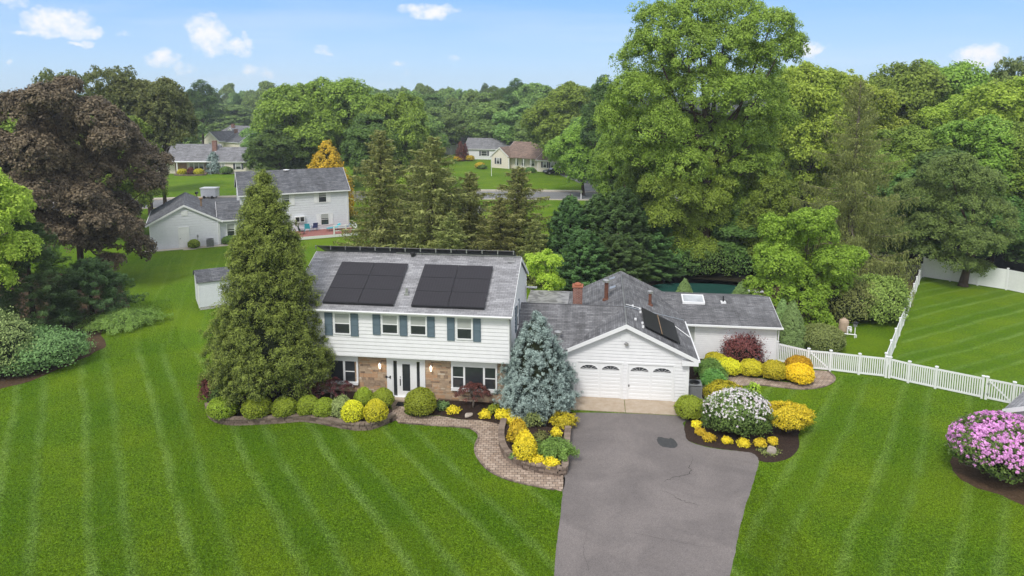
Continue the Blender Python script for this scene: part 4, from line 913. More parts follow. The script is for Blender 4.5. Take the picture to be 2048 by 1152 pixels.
mb = MB(); mb.path([(.5, -.2, 2.45), (.06, -.06, 2.25), (.06, -.06, .1)], [.04, .04, .04]); mb.build('downspout', TRIM, groof)
mb = MB(); mb.tube((GXR, 3.0, 4.63), (.5, 6.5, zg(.5)+.03), .035, .035, 5); mb.build('valley_flashing', GALV, groof)
mb = MB(); mb.box(GXR-.02, GXR+.03, yf, yb, 4.58, 4.625); mb.build('ridge_cap', GALV, groof)
mb = MB(); mb.box(-9.9, -3.5, 2.97, 3.03, 4.585, 4.63); mb.build('ridge_cap', ROOF_D, lroof)
# solar on the garage slope
gc = 1/math.hypot(1, GS); ux = np.array([-gc, 0, GS*gc]); gn = np.array([GS*gc, 0, gc])
for i in range(2):
    x = -.42-i*1.02+.0; P = np.array([x, .62, zg(x)])+gn*.10; solar_panel(house, P+np.array([0, 0, 0]), (0, 1, 0), ux, 3.6, 1.11)
mb = MB(); P = np.array([-1.44, .62, zg(-1.44)])+gn*.15; mb.prism([tuple(P), tuple(P+np.array([0, 3.6, 0])), tuple(P+np.array([0, 3.6, 0])+ux*.05), tuple(P+ux*.05)], tuple(gn*.01)); mb.build('panel_rail', WOODP, groof)
mb = MB()
for x, y in ((-2.5, .55), (-2.5, 1.2), (-2.5, 3.3), (-2.5, 3.9), (-2.9, 1.3), (-2.95, 3.8)): mb = MB(); mb.box(x-.06, x+.06, y-.05, y+.05, zg(x)+.0, zg(x)+.13); mb.build('panel_mount', TRIM, groof)
mb = MB(); mb.tube((GXR+.1, 3.4, 4.62), (-2.4, 4.2, zg(-2.4)+.06), .025); mb.build('conduit', TRIM, groof); mb = MB(); mb.tube((-.35, 4.0, zg(-.35)+.06), (.5, 3.2, zg(.5)+.05), .025); mb.build('conduit', TRIM, groof)
def flue(parent, x, y, z, h, r, mat, cap=GALV):
    m = MB(); m.lathe([(r*1.9, -.15), (r*1.9, .03), (r, .08), (r, h)], (x, y, z), 14); o = m.build('flue_pipe', mat, parent); c = MB(); c.lathe([(r*1.25, h), (r*1.9, h+.03), (r*1.9, h+.16), (r*.5, h+.22)], (x, y, z), 14); c.build('flue_cap', cap, o)
flue(house, -4.55, 6.1, zg(-4.55), 1.15, .13, RUST); flue(house, -1.72, 6.25, zg(-1.72), .78, .10, RUST); flue(house, -7.35, .35, 3.32, .30, .12, GALV)
for x, y in ((-4.12, 7.95), (-4.12, 10.3)): mb = MB(); mb.prism([(x-.2, y-.25, zg(x-.2)), (x+.2, y-.25, zg(x+.2)), (x+.2, y-.25, zg(x+.2)+.10), (x-.2, y-.25, zg(x-.2)+.14)], (0, .5, 0)); mb.build('roof_vent', GALV, groof)
mb = MB(); q = [(.73, 9.03), (2.16, 9.03), (2.16, 10.02), (.73, 10.02)]; zw = lambda y: 2.50+(y-6.55)*WS
for (x0, x1, y0, y1) in ((.70, 2.2, 9.0, 9.08), (.70, 2.2, 9.97, 10.05), (.70, .78, 9.08, 9.97), (2.12, 2.2, 9.08, 9.97)): mb.prism([(x0, y0, zw(y0)), (x1, y0, zw(y0)), (x1, y1, zw(y1)), (x0, y1, zw(y1))], (0, 0, .14))
sk = mb.build('skylight', TRIM, house); g = MB(); g.prism([(.78, 9.08, zw(9.08)+.03), (2.12, 9.08, zw(9.08)+.03), (2.12, 9.97, zw(9.97)+.03), (.78, 9.97, zw(9.97)+.03)], (0, 0, .09)); g.build('pane', GLASSL, sk)
mb = MB(); mb.tube((3.47, 9.4, zw(9.4)), (3.47, 9.4, zw(9.4)+.45), .05); mb.build('vent_pipe', BLACKM, wroof); mb = MB(); mb.box(3.3, 3.64, 9.2, 9.6, zw(9.4)-.1, zw(9.4)+.05); mb.build('pipe_flashing', TRIM, wroof)
# chimney and flat sunroom roof
mb = MB(); mb.box(-6.70, -6.10, 5.25, 5.90, 3.0, 5.05); ch = mb.build('chimney', BRICK, house); mb = MB(); mb.box(-6.75, -6.05, 5.2, 5.95, 5.05, 5.13); mb.lathe([(.22, 0), (.25, .05), (.22, .12), (.09, .18)], (-6.4, 5.57, 5.13), 10); mb.build('chimney_cap', plain('terracotta', (.36, .13, .07), .8), ch)
mb = MB(); mb.box(-10.1, -6.9, 9.2, 12.0, 2.72, 2.84); mb.build('sunroom_roof', FLATR, house); mb = MB(); mb.box(-10.1, -7.05, 6.35, 11.8, 0, 2.7); mb.build('sunroom_wall', WHITE, house); mb = MB(); mb.box(-10.1, -6.9, 6.4, 9.2, 2.72, 2.83); mb.build('sunroom_roof', FLATR, house)
# window of the wing behind the garage
window(house, 1.02-.35, 6.98, 1.1, .62, 1.28, style='plain', blind=0, glass=BLIND)
mb = MB(); mb.box(.0, 6.45, 7.03, 7.1, 0, 2.4); mb.box(-6.9, -.05, .06, .1, 0, 2.5); mb.build('inner_wall', WHITE, house)
# ================================================================== things round the house
def ac_unit(loc, rz, label, s=.78, h=.9):
    e = empty('air_conditioner', loc, rz, label, 'air conditioner'); m = MB(); a = s/2
    m.box(-a, a, -a, a, 0, .05); m.box(-a, a, -a, a, h-.06, h)
    for x in (-a, a-.05):
        for y in (-a, a-.05): m.box(x, x+.05, y, y+.05, .05, h-.06)
    n = int((h-.15)/.045)
    for i in range(n):
        z = .08+i*.045; m.box(-a+.02, a-.02, -a+.012, a-.012, z, z+.028)
    m.build('louvred_case', GREYM, e); g = MB(); g.box(-a+.03, a-.03, -a+.03, a-.03, .05, h-.1); g.build('coil', BLACKM, e)
    g = MB(); g.lathe([(.33, h-.055), (.33, h+.01), (.30, h+.01), (.30, h-.05)], (0, 0, 0), 20)
    for r in (.08, .14, .2, .26): g.lathe([(r, h+.005), (r+.012, h+.015), (r+.02, h+.005)], (0, 0, 0), 18)
    g.build('fan_grille', BLACKM, e); p = MB(); p.box(-a-.08, a+.08, -a-.08, a+.08, -.02, .03); p.build('base_pad', CONCP, e); return e
ac_unit(tuple(HL(.52, .75, .04)), -PSI, 'grey air conditioner beside the double garage wall')
# white vinyl picket fence
def fence_run(name, pts, h, label, posts, gates=(), picket=.042, gap=.05, solid=False, cat='fence'):
    "pts = ground points of the posts in order; one panel between each pair"
    e = empty(name, (0, 0, 0), 0, label, cat); P = [np.array(p[:2]) for p in pts]
    for i, p in enumerate(P):
        d = P[min(i+1, len(P)-1)]-P[max(i-1, 0)]; an = math.atan2(d[1], d[0]); m = MB(); m.cbox((p[0], p[1], (h+.12)/2), (.125, .125, h+.12), an); m.cbox((p[0], p[1], h+.135), (.19, .19, .04), an); 
        m.cbox((p[0], p[1], h+.165), (.12, .12, .03), an); m.build('post', TRIM, e)
    for i in range(len(P)-1):
        a, b = P[i], P[i+1]; d = b-a; L = np.linalg.norm(d); an = math.atan2(d[1], d[0]); m = MB(); u = d/L; a2 = a+u*.07; L2 = L-.14
        for z in (.12, h-.02):
            c = (a+b)/2; m.cbox((c[0], c[1], z), (L2, .05, .11), an)
        if solid:
            c = (a+b)/2; m.cbox((c[0], c[1], h*.5), (L2, .03, h-.15), an)
            for j in range(1, int(L2/.18)): q = a2+u*(j*.18); m.cbox((q[0], q[1], h*.5), (.012, .04, h-.15), an)
        else:
            n = max(2, int(L2/.115)); 
            for j in range(n): q = a2+u*(L2*(j+.5)/n); m.cbox((q[0], q[1], h*.5+.02), (.07, .022, h-.2), an)
        if i in gates:
            n_ = 10; p0 = a2+u*.02; 
            q0 = np.array([*(a2+u*.05), h-.1]); q1 = np.array([*(a2+u*(L2-.05)), .2]); w_ = np.array([0, 0, .06]); pr = np.array([-u[1], u[0], 0])*-.045
            m.prism([tuple(q0-w_+pr), tuple(q1-w_+pr), tuple(q1+w_+pr), tuple(q0+w_+pr)], tuple(pr*-.5)); g = m.build('gate', TRIM, e)
            k = MB()
            for z in (.35, h-.25): k.cbox((a2[0]+pr[0], a2[1]+pr[1], z), (.10, .05, .10), an)
            k.build('hinge', GALV, g)
        else: m.build('panel', TRIM, e)
    return e
FH = 1.22
F1 = [HL(6.62, 7.1)[:2], G(1615.5, 738)[:2], G(1659.5, 742)[:2], G(1717, 749)[:2], G(1771, 755)[:2]]
F2 = [G(1778, 756)[:2], G(1816, 765.6)[:2], G(1870, 777)[:2], G(1963, 797)[:2]]; F3 = [G(1971, 798.5)[:2], G(2025, 810)[:2], G(2080, 821)[:2]]
fence_run('picket_fence', F1, FH, 'white picket fence with a gate running from the wing corner past the golden shrubs', 5, gates=(1,))
fence_run('picket_fence', F2, FH, 'white picket fence closing the front of the fenced neighbouring lawn', 4)
fence_run('picket_fence', F3, FH, 'white picket gate section beside the small roof at the right edge', 3, gates=(0,))
A, B = G(1774, 752)[:2]+np.array([.05, .35]), G(1842, 556)[:2]
fence_run('picket_fence', [A+(B-A)*i/10 for i in range(11)], FH, 'long white picket fence running back from the front fence to the tall white fence', 11)
C1, C2, C3 = G(1843, 556)[:2]+np.array([.3, .3]), G(2012, 580)[:2], G(2120, 603)[:2]
fence_run('privacy_fence', [C1, C1*.66+C2*.34, C1*.33+C2*.67, C2, C2*.5+C3*.5, C3], 1.85, 'tall solid white privacy fence behind the tree in the fenced lawn', 6, solid=True)
# chain link panel
e = empty('chain_link_fence', (0, 0, 0), 0, 'sagging grey chain link fence among the spruce boughs by the back corner', 'fence'); q0, q1 = G(1808, 560), G(1838, 560); m = MB()
for p in (q0, (q0+q1)/2, q1): m.tube((p[0], p[1], 0), (p[0], p[1], 1.4), .03)
m.tube((q0[0], q0[1], 1.4), (q1[0], q1[1], 1.4), .02); m.build('post', GALV, e); m = MB(); L = np.linalg.norm(q1-q0); u = (q1-q0)/L
for i in range(int(L/.12)+12):
    for s in (1, -1):
        x0, x1 = i*.12-1.3*(s > 0), i*.12-1.3*(s < 0); a_, b_ = (max(0, min(L, x0)), max(0, min(L, x1)))
        if abs(a_-b_) > .1: za = 1.35*(a_-x0)/(x1-x0) if x1 != x0 else 0; zb_ = 1.35*(b_-x0)/(x1-x0); m.tube(q0+u*a_+np.array([0, 0, za]), q0+u*b_+np.array([0, 0, zb_]), .006, .006, 3)
m.build('mesh', GALV, e)
# pool pump and lamp post
pl = G(1690, 672); e = empty('pool_filter', tuple(pl), -.2, 'tan pool filter tank with white pipes on the grass behind the brown bush', 'pool filter')
m = MB(); m.lathe([(.30, 0), (.34, .15), (.34, .75), (.30, .9), (.12, 1.0), (.10, 1.05)], (0, .5, .15), 18); m.build('tank', TANP, e, smooth=False)
m = MB(); m.path([(.15, 0, .1), (.15, 0, .7), (.35, -.1, .75), (.35, -.1, .35)], [.05]*4); m.path([(-.45, -.2, .25), (.65, -.35, .25), (.65, -.35, .05)], [.045]*3); m.path([(.2, .3, .6), (.2, -.1, .6)], [.05]*2); m.tube((.25, -.05, .5), (.4, -.05, .5), .11); m.build('pipework', TRIM, e)
m = MB(); m.tube((-.5, -.1, .2), (-.05, -.1, .2), .13); m.box(-.55, 0, -.22, .02, 0, .08); m.build('pump_motor', BLACKM, e)
pl = G(1709, 676); e = empty('post_light', tuple(pl), 0, 'small black capped solar light on a white post by the pool filter', 'garden light'); m = MB(); m.tube((0, 0, 0), (0, 0, .85), .035); m.build('pole', TRIM, e); m = MB(); m.lathe([(.13, .85), (.17, 1.08)], (0, 0, 0), 4); m.build('lantern', GREYM, e); m = MB(); m.lathe([(.22, 1.08), (.20, 1.14), (.05, 1.24)], (0, 0, 0), 4); m.build('cap', BLACKM, e)
m = MB(); pb = G(1500, 590); m.cbox((pb[0], pb[1], .35), (2.2, .5, .08), -.05); m.cbox((pb[0]-.7, pb[1], .17), (.3, .5, .33), -.05); m.cbox((pb[0]+.3, pb[1], .17), (.1, .5, .3), -.05)
tag(m.build('diving_board', TRIM), 'white diving board at the right end of the green pool cover', 'diving board')
# storage shed
sp = G(399, 621); e = empty('garden_shed', tuple(sp), R_(29), 'white vinyl garden shed with dark barrel roof beside the big cone shaped tree', 'shed')
sw, sd_, sh_ = 3.4, 2.9, 2.15; m = MB(); siding(m, (0, 0, .25), (1, 0, 0), (0, -1, 0), [(0, 0), (sw, 0), (sw, sh_), (0, sh_)], .13, .02)
gp = [(0, 0), (sd_, 0), (sd_, sh_), (sd_*.8, sh_+.38), (sd_*.5, sh_+.58), (sd_*.2, sh_+.38), (0, sh_)]
siding(m, (0, 0, .25), (0, 1, 0), (-1, 0, 0), gp, .13, .02); m.box(.01, sw, .01, sd_, 0.25, sh_+.2); m.build('wall', GREYSID, e)
m = MB(); zz = .25; pr = [(-.12, sh_-.06+zz), (sd_*.2, sh_+.42+zz), (sd_*.5, sh_+.64+zz), (sd_*.8, sh_+.42+zz), (sd_+.12, sh_-.06+zz)]
for (a, b), (c, d) in zip(pr[:-1], pr[1:]): m.prism([(-.12, a, b), (sw+.12, a, b), (sw+.12, c, d), (-.12, c, d)], (0, 0, -.06))
m.build('roof', ROOF_B, e); m = MB(); m.box(-.03, .07, -.03, .07, .2, sh_+.2); m.box(sw-.07, sw+.03, -.03, .07, .2, sh_+.2); m.box(-.03, sw+.03, -.03, 0, sh_+.12, sh_+.22); m.build('corner_trim', TRIM, e)
m = MB()
for i in range(34):
    for s in (1, -1):
        x = .0+i*.1; m.prism([(x, -.02, 0.02 if s > 0 else .22), (x+.03, -.02, 0.02 if s > 0 else .22), (x+.2*1+.03, -.02, .22 if s > 0 else .02), (x+.2, -.02, .22 if s > 0 else .02)], (0, .012, 0))
m.build('base_lattice', TRIM, e); m = MB(); m.box(.1, sw-.1, .1, sd_-.1, 0, .24); m.build('floor_frame', WOODP, e)
# small roof at the right edge
sp = G(2006, 819, 2.2); ca_, sa_ = math.cos(R_(40)), math.sin(R_(40)); lx, ly = -.3*1.3, 3.35*1.3; e = empty('small_outbuilding', (sp[0]-(lx*ca_-ly*sa_), sp[1]-(lx*sa_+ly*ca_), 0), R_(40), 'corner of a low building with grey shingle roof behind the pink flowering bush', 'outbuilding')
m = MB(); siding(m, (0, 0, 0), (1, 0, 0), (0, -1, 0), [(0, 0), (4, 0), (4, 1.6), (0, 1.6)], .19); siding(m, (0, 0, 0), (0, 1, 0), (-1, 0, 0), [(0, 0), (3, 0), (3, 1.6), (1.5, 2.3), (0, 1.6)], .19); m.build('wall', WHITE, e)
m = MB(); roof_slab(m, (-.3, -.35, 1.55), (4.3, -.35, 1.55), (4.3, 1.5, 2.45), (-.3, 1.5, 2.45)); roof_slab(m, (4.3, 3.35, 1.55), (-.3, 3.35, 1.55), (-.3, 1.5, 2.45), (4.3, 1.5, 2.45)); m.build('roof', ROOF_L, e)
m = MB(); m.prism([(-.32, -.37, 1.4), (-.32, -.37, 1.56), (-.32, 1.5, 2.46), (-.32, 3.37, 1.56), (-.32, 3.37, 1.4), (-.32, 1.5, 2.28)], (.03, 0, 0)); m.box(-.3, 4.3, -.42, -.35, 1.42, 1.55); m.build('rake_trim', TRIM, e)
e.scale = (1.3, 1.3, 1.42)
# rocks
def rock(px, py, s, label, seed):
    rng = np.random.default_rng(seed); bm = bmesh.new(); bmesh.ops.create_icosphere(bm, subdivisions=3, radius=1)
    pl_ = [(unit(rng.normal(size=3)), rng.uniform(.55, .85)) for _ in range(16)]
    for v in bm.verts:
        p = np.array(v.co)
        for n_, d_ in pl_:
            q = p@n_
            if q > d_: p = p-n_*(q-d_)
        v.co = Vector(p*np.array(s))
    me = bpy.data.meshes.new('rock'); bm.to_mesh(me); bm.free(); me.materials.append(ROCK); a = me.attributes.new('va', 'FLOAT', 'POINT'); a.data.foreach_set('value', [.6]*len(me.vertices)); g = G(px, py)
    return tag(put(me, 'boulder', (g[0], g[1], s[2]*.55), seed), label, 'boulder')
rock(938, 832, (.34, .2, .14), 'pale flat boulder in the mulch below the small red Japanese maple', 4); rock(1543, 908, (.24, .2, .30), 'pale pointed boulder at the outer end of the driveway bed', 9)

# ================================================================== neighbours
def gable_house(name, loc, rz, label, parts, wall, roofm, windows=(), cat='house', chim=(), trim=TRIM, eave=.35):
    "parts: (x0,x1,y0,y1,wall height,rise,axis) ; axis x = ridge along x"
    e = empty(name, loc, rz, label, cat)
    for i, (x0, x1, y0, y1, h, rise, ax) in enumerate(parts):
        m = MB(); r = MB(); t = MB(); k = .3; hx, hy = (x1-x0)/2, (y1-y0)/2; cx, cy = (x0+x1)/2, (y0+y1)/2
        if ax == 'x':
            siding(m, (x0, y0, 0), (1, 0, 0), (0, -1, 0), [(0, 0), (x1-x0, 0), (x1-x0, h), (0, h)], k)
            for X, n_ in ((x0, -1), (x1, 1)): siding(m, (X, y0, 0), (0, 1, 0), (n_, 0, 0), [(0, 0), (2*hy, 0), (2*hy, h), (hy, h+rise), (0, h)], k)
            dz = rise/hy*eave
            roof_slab(r, (x0-eave*.6, y0-eave, h-dz+.1), (x1+eave*.6, y0-eave, h-dz+.1), (x1+eave*.6, cy, h+rise+.1), (x0-eave*.6, cy, h+rise+.1)); roof_slab(r, (x1+eave*.6, y1+eave, h-dz+.1), (x0-eave*.6, y1+eave, h-dz+.1), (x0-eave*.6, cy, h+rise+.1), (x1+eave*.6, cy, h+rise+.1))
            for X in (x0-eave*.6-.03, x1+eave*.6): t.prism([(X, y0-eave, h-dz-.12), (X, y0-eave, h-dz+.11), (X, cy, h+rise+.11), (X, y1+eave, h-dz+.11), (X, y1+eave, h-dz-.12), (X, cy, h+rise-.12)], (.03, 0, 0))
            t.box(x0-eave*.6, x1+eave*.6, y0-eave-.08, y0-eave, h-dz-.06, h-dz+.08)
        else:
            dz = rise/hx*eave
            siding(m, (x0, y0, 0), (1, 0, 0), (0, -1, 0), [(0, 0), (2*hx, 0), (2*hx, h), (hx, h+rise), (0, h)], k)
            for X, n_ in ((x0, -1), (x1, 1)): siding(m, (X, y0, 0), (0, 1, 0), (n_, 0, 0), [(0, 0), (2*hy, 0), (2*hy, h), (0, h)], k)
            roof_slab(r, (x1+eave, y0-eave*.6, h-dz+.1), (x1+eave, y1+eave*.6, h-dz+.1), (cx, y1+eave*.6, h+rise+.1), (cx, y0-eave*.6, h+rise+.1)); roof_slab(r, (x0-eave, y1+eave*.6, h-dz+.1), (x0-eave, y0-eave*.6, h-dz+.1), (cx, y0-eave*.6, h+rise+.1), (cx, y1+eave*.6, h+rise+.1))
            Y = y0-eave*.6-.03; t.prism([(x0-eave, Y, h-dz-.12), (cx, Y, h+rise-.12), (x1+eave, Y, h-dz-.12), (x1+eave, Y, h-dz+.11), (cx, Y, h+rise+.11), (x0-eave, Y, h-dz+.11)], (0, .03, 0))
            for X in (x0-eave-.08, x1+eave): t.box(X, X+.08, y0-eave, y1, h-dz-.06, h-dz+.08)
        for X in (x0-.02, x1-.08): t.box(X, X+.10, y0-.035, y0, 0, h-.02)
        m.build('wall', wall, e); rr = r.build('roof', roofm, e); t.build('roof_trim', trim, rr)
    for wv in windows: 
        x, y, z, wd, h = wv[:5]; rz_ = wv[5] if len(wv) > 5 and wv[5] is not None else 0; window(e, x, y-.03 if rz_ == 0 else y, z, wd, h, rz_, blind=.4 if wd < 1.3 else 0, trim=.09)
        if len(wv) > 6: 
            for xx in (x-.55, x+wd+.12): shutter(e, xx, y-.02, z-.05, .42, h+.1, wv[6])
    for (x, y, z, s, hh) in chim: m = MB(); m.box(x-s/2, x+s/2, y-s*.4, y+s*.4, 0, z+hh); m.box(x-s/2-.05, x+s/2+.05, y-s*.4-.05, y+s*.4+.05, z+hh, z+hh+.1); m.build('chimney', BRICK, e)
    return e
# pale grey two storey neighbour (back of it faces us)
PB = R_(24); gl = G(302, 501)
gh = gable_house('two_storey_house', tuple(gl), PB, 'pale grey two storey house with white shutters and red deck beyond the back lawn', [(0, 7.2, 0, 11, 2.95, 1.9, 'y'), (7.2, 9.6, .5, 7, 2.9, 1.55, 'x'), (9.7, 22.6, 2.9, 11.4, 5.35, 2.25, 'x')], GREYSID, ROOF_B,
    [(13.0, 2.9, 3.75, .95, 1.35), (14.45, 2.9, 3.75, .95, 1.35), (18.9, 2.9, 3.85, .95, 1.35, 0, TRIM), (19.1, 2.9, .95, .95, 1.35, 0, TRIM), (8.0, .5, .7, .8, 1.6), (9.0, .5, .7, .6, 1.6)])
for x in (12.4, 15.55): shutter(gh, x, 2.86, 3.7, .45, 1.45, TRIM)
window(gh, 9.62, 5.6, 3.6, .7, 1.3, R_(-90), blind=0)
m = MB(); m.box(0, .95, -.05, 0, 0, 2.25); m.box(-.1, 0, -.07, 0, 0, 2.36); m.box(.95, 1.05, -.07, 0, 0, 2.36); m.box(0, .95, -.07, 0, 2.25, 2.36)
for z in (.2, 1.1): 
    for x in (.12, .53): m.box(x, x+.30, -.065, -.05, z, z+.75)
dd = m.build('back_door', TRIM, gh, (2.95, -.01, .05)); m = MB(); m.tube((.1, -.05, 1.05), (.1, -.12, 1.05), .04); m.build('handle', BLACKM, dd)
m = MB(); m.box(3.3, 3.95, -.06, 0, 3.7, 4.25); m.build('gable_vent', TRIM, gh); m = MB(); m.box(15.9, 17.1, 2.6, 2.9, 1.5, 2.25); m.build('air_conditioner_box', TRIM, gh); m = MB(); m.box(16.0, 16.45, 2.58, 2.6, 1.6, 2.15); m.box(16.55, 17.0, 2.58, 2.6, 1.6, 2.15); m.build('air_conditioner_grille', BLACKM, gh)
m = MB(); m.path([(7.05, -.12, 2.75), (7.05, -.05, 2.6), (7.05, -.05, .1)], [.045]*3); m.path([(22.45, 2.84, 5.2), (22.45, 2.84, .2)], [.045]*2); m.build('downspout', TRIM, gh)
m = MB(); m.lathe([(.1, 0), (.1, .9), (.22, .95), (.22, 1.1), (.1, 1.15)], (5.4, 4.5, 3.9), 10); m.build('flue_pipe', WOODP, gh)
m = MB(); m.lathe([(.42, 0), (.40, .05), (.12, .09)], (15.6, 7.0, 7.65), 18); m.tube((15.6, 7.1, 7.4), (15.6, 7.05, 7.7), .03); m.build('satellite_dish', TRIM, gh)
def NL(x, y, z=0): c, s = math.cos(PB), math.sin(PB); return np.array([gl[0]+c*x-s*y, gl[1]+s*x+c*y, z])
m = MB(); m.prism([tuple(NL(-.8, -.9)), tuple(NL(3.3, -.9)), tuple(NL(3.3, -1.4)), tuple(NL(4.6, -1.4)), tuple(NL(4.8, -1.0)), tuple(NL(10.8, -.8)), tuple(NL(10.8, .4)), tuple(NL(5.0, -.1)), tuple(NL(-.8, -.1))], (0, 0, .06)); struct(m.build('concrete_path', CONCP))
ac_unit(tuple(NL(6.1, -.65, .06)), PB, 'grey air conditioner at the back wall of the pale grey house', .8, .85)
m = MB(); m.tube((0, 0, 0), (0, 0, 1.15), .03); m.box(-.09, .09, -.06, .06, 1.1, 1.4); tag(m.build('electric_meter_post', GREYM, None, tuple(NL(4.85, -.35, .06)), PB), 'thin grey meter post against the pale grey house wall', 'meter post')
# deck, rail, furniture
e = empty('deck', tuple(NL(15.0, -1.1)), PB, 'red boarded deck with white railing behind the pale grey house', 'deck'); m = MB(); m.box(0, 7.8, 0, 3.9, .1, .36)
for i in range(28): m.box(0, 7.8, i*.14, i*.14+.125, .36, .385)
m.build('floor', DECKM, e); m = MB(); m.box(-.05, 7.85, -.06, 0, .05, .38); m.box(-.06, 0, 0, 3.9, .05, .38); m.build('edge_board', TRIM, e); m = MB()
for x in (5.0, 6.4, 7.75): m.box(x-.08, x+.08, -.08, .08, .36, 1.5)
for z in (.75, 1.1, 1.35): m.box(5.0, 7.8, -.04, .04, z, z+.09)
m.box(7.7, 7.8, 0, 3.0, 1.3, 1.4); m.box(7.7, 7.8, 0, 3.0, .8, .9); m.build('railing', TRIM, e)
def chair(loc, rz, mat, label):
    e = empty('deck_chair', loc, rz, label, 'chair'); m = MB(); m.box(-.3, .3, -.28, .28, .38, .43); m.build('seat', mat, e); m = MB(); m.prism([(-.3, .25, .42), (.3, .25, .42), (.3, .42, 1.05), (-.3, .42, 1.05)], (0, .04, 0)); m.build('backrest', mat, e)
    m = MB(); m.box(-.36, -.3, -.3, .3, .58, .62); m.box(.3, .36, -.3, .3, .58, .62); m.build('armrests', mat, e)
    for x in (-.3, .28):
        for y in (-.27, .25): m = MB(); m.box(x, x+.035, y, y+.035, 0, .6); m.build('leg', mat, e)
chair(tuple(NL(17.3, 2.1, .39)), PB+2.9, TURQ, 'turquoise deck chair by the wall of the pale grey house'); chair(tuple(NL(18.2, 2.3, .39)), PB+3.3, NAVY, 'navy blue deck chair next to the turquoise one'); chair(tuple(NL(16.4, .5, .39)), PB+1.2, BLACKM, 'dark metal chair on the near left of the red deck')
def lounger(loc, rz, mat, label):
    e = empty('sun_lounger', loc, rz, label, 'sun lounger'); m = MB(); m.box(-.3, .3, -.9, .35, .34, .40); m.build('bed', mat, e); m = MB(); m.prism([(-.3, .35, .36), (.3, .35, .36), (.3, .85, .75), (-.3, .85, .75)], (0, 0, .05)); m.build('backrest', mat, e)
    for x in (-.3, .26):
        for y in (-.8, .3): m = MB(); m.box(x, x+.04, y, y+.04, 0, .34); m.build('leg', BLACKM, e)
lounger(tuple(NL(20.4, 1.4, .39)), PB-1.3, TURQ, 'blue slatted sun lounger at the back of the red deck'); lounger(tuple(NL(21.6, 1.0, .39)), PB-1.5, NAVY, 'darker sun lounger nearer the white deck railing')
# far houses
def at_px(px, py): return tuple(G(px, py))
fl = at_px(302, 348)
bh = gable_house('brick_ranch_house', fl, R_(1), 'long low brick and cream house with dark roof above the far left lawn', [(-6, 13.2, 1.0, 9, 2.75, 3.3, 'x'), (13.2, 22.5, .2, 8.2, 2.8, 2.6, 'x')], CREAM, ROOF_G, [(8.0, .9, .9, .9, 1.35), (9.05, .9, .9, .9, 1.35), (10.1, .9, .9, .9, 1.35), (18.3, .2, 1.0, 1.1, 1.2, 0, DARKSH), (15.2, .2, 1.0, .7, 1.2)], chim=[(12.7, 3.4, 5.2, .9, 1.7)])
m = MB(); m.box(5.2, 13.15, .86, .99, 0, .9); m.box(11.3, 13.1, .85, .99, 0, 2.6); m.box(4.9, 7.4, .86, .99, 0, 2.6); m.build('brick_facing', BRICKF, bh)
for x in (1.0, 5.9, 13.0): m = MB(); m.box(x-.1, x+.1, -.5, -.3, 0, 2.6); m.build('porch_post', TRIM, bh)
m = MB(); m.box(-1.0, 13.4, -.7, .9, 2.6, 2.72); m.build('porch_beam', TRIM, bh); m = MB(); m.box(2.4, 3.3, .9, .98, 0, 2.1); m.build('front_door', TRIM, bh)
def oval_bed(px, py, a, b, label):
    g = G(px, py); retaining_wall('retaining_wall', [(g[0]+a*math.cos(t), g[1]+b*math.sin(t)) for t in np.linspace(0, 2*math.pi, 13)], .3, label, courses=2, seed=5)
oval_bed(381, 350.5, 3.3, 1.3, 'round stone edging of the flower bed before the far brick house')
gable_house('bungalow', at_px(446, 285), R_(-35), 'pale house with grey hip roof farthest up the left street', [(-4, 10, 0, 9, 3, 2.8, 'x'), (6, 13, -3, 6, 3, 2.4, 'y')], TANW, ROOF_G, [(8.6, -3, 1.0, 1.2, 1.3, 0, DARKSH)], chim=[(2, 3, 5.4, 1.0, 1.0)])
gable_house('bungalow', at_px(428, 301), R_(-28), 'white gabled house with navy roof behind the far brick house', [(-5, 2.5, 0, 9, 3, 2.6, 'y'), (2.5, 9, 2, 10, 2.7, 2.5, 'x')], CREAM, ROOF_B, [(-2, 0, 1.0, 1.2, 1.3)], chim=[(3.0, 6, 5, .9, 1.2)])
gable_house('bungalow', at_px(518, 282), R_(-20), 'small gabled house half hidden by trees behind the white car', [(-3, 5, 0, 8, 3, 2.6, 'y')], TANW, ROOF_G, [(0, 0, 1.2, 1.0, 1.2)])
tanh = gable_house('ranch_house', at_px(975, 336), R_(-34), 'cream ranch house with brown roof and brick chimney across the street', [(0, 5.0, 1.5, 11, 2.8, 2.0, 'y'), (3.0, 13.5, 2.5, 11.5, 2.9, 3.0, 'x'), (13.4, 22.5, 0.5, 9.5, 2.7, 2.2, 'x')], CREAM, ROOF_T, [(1.6, 1.5, 1.0, .8, 1.3, 0, DARKSH), (6.2, 2.5, .8, .8, 1.5), (8.0, 2.5, .8, .8, 1.5), (10.2, 2.5, .9, 1.2, 1.2), (15.0, .5, 1.0, .8, 1.2, 0, DARKSH), (17.0, .5, 1.0, .8, 1.2, 0, DARKSH)], chim=[(13.4, 5.0, 5.6, 1.0, 1.6)])
m = MB(); m.box(0, 2.7, -.06, 0, 0, 2.1)
for z in (.5, 1.0, 1.5): m.box(.05, 2.65, -.08, -.06, z, z+.03)
m.build('garage_door', GREYSID, tanh, (19.3, .46, .05))
for x in (5.3, 7.3, 9.3, 11.3): m = MB(); m.box(x-.08, x+.08, 1.1, 1.26, 0, 2.6); m.build('porch_post', TRIM, tanh)
m = MB(); m.box(5.0, 13.4, 1.0, 2.5, 2.6, 2.75); m.build('porch_roof', ROOF_T, tanh)
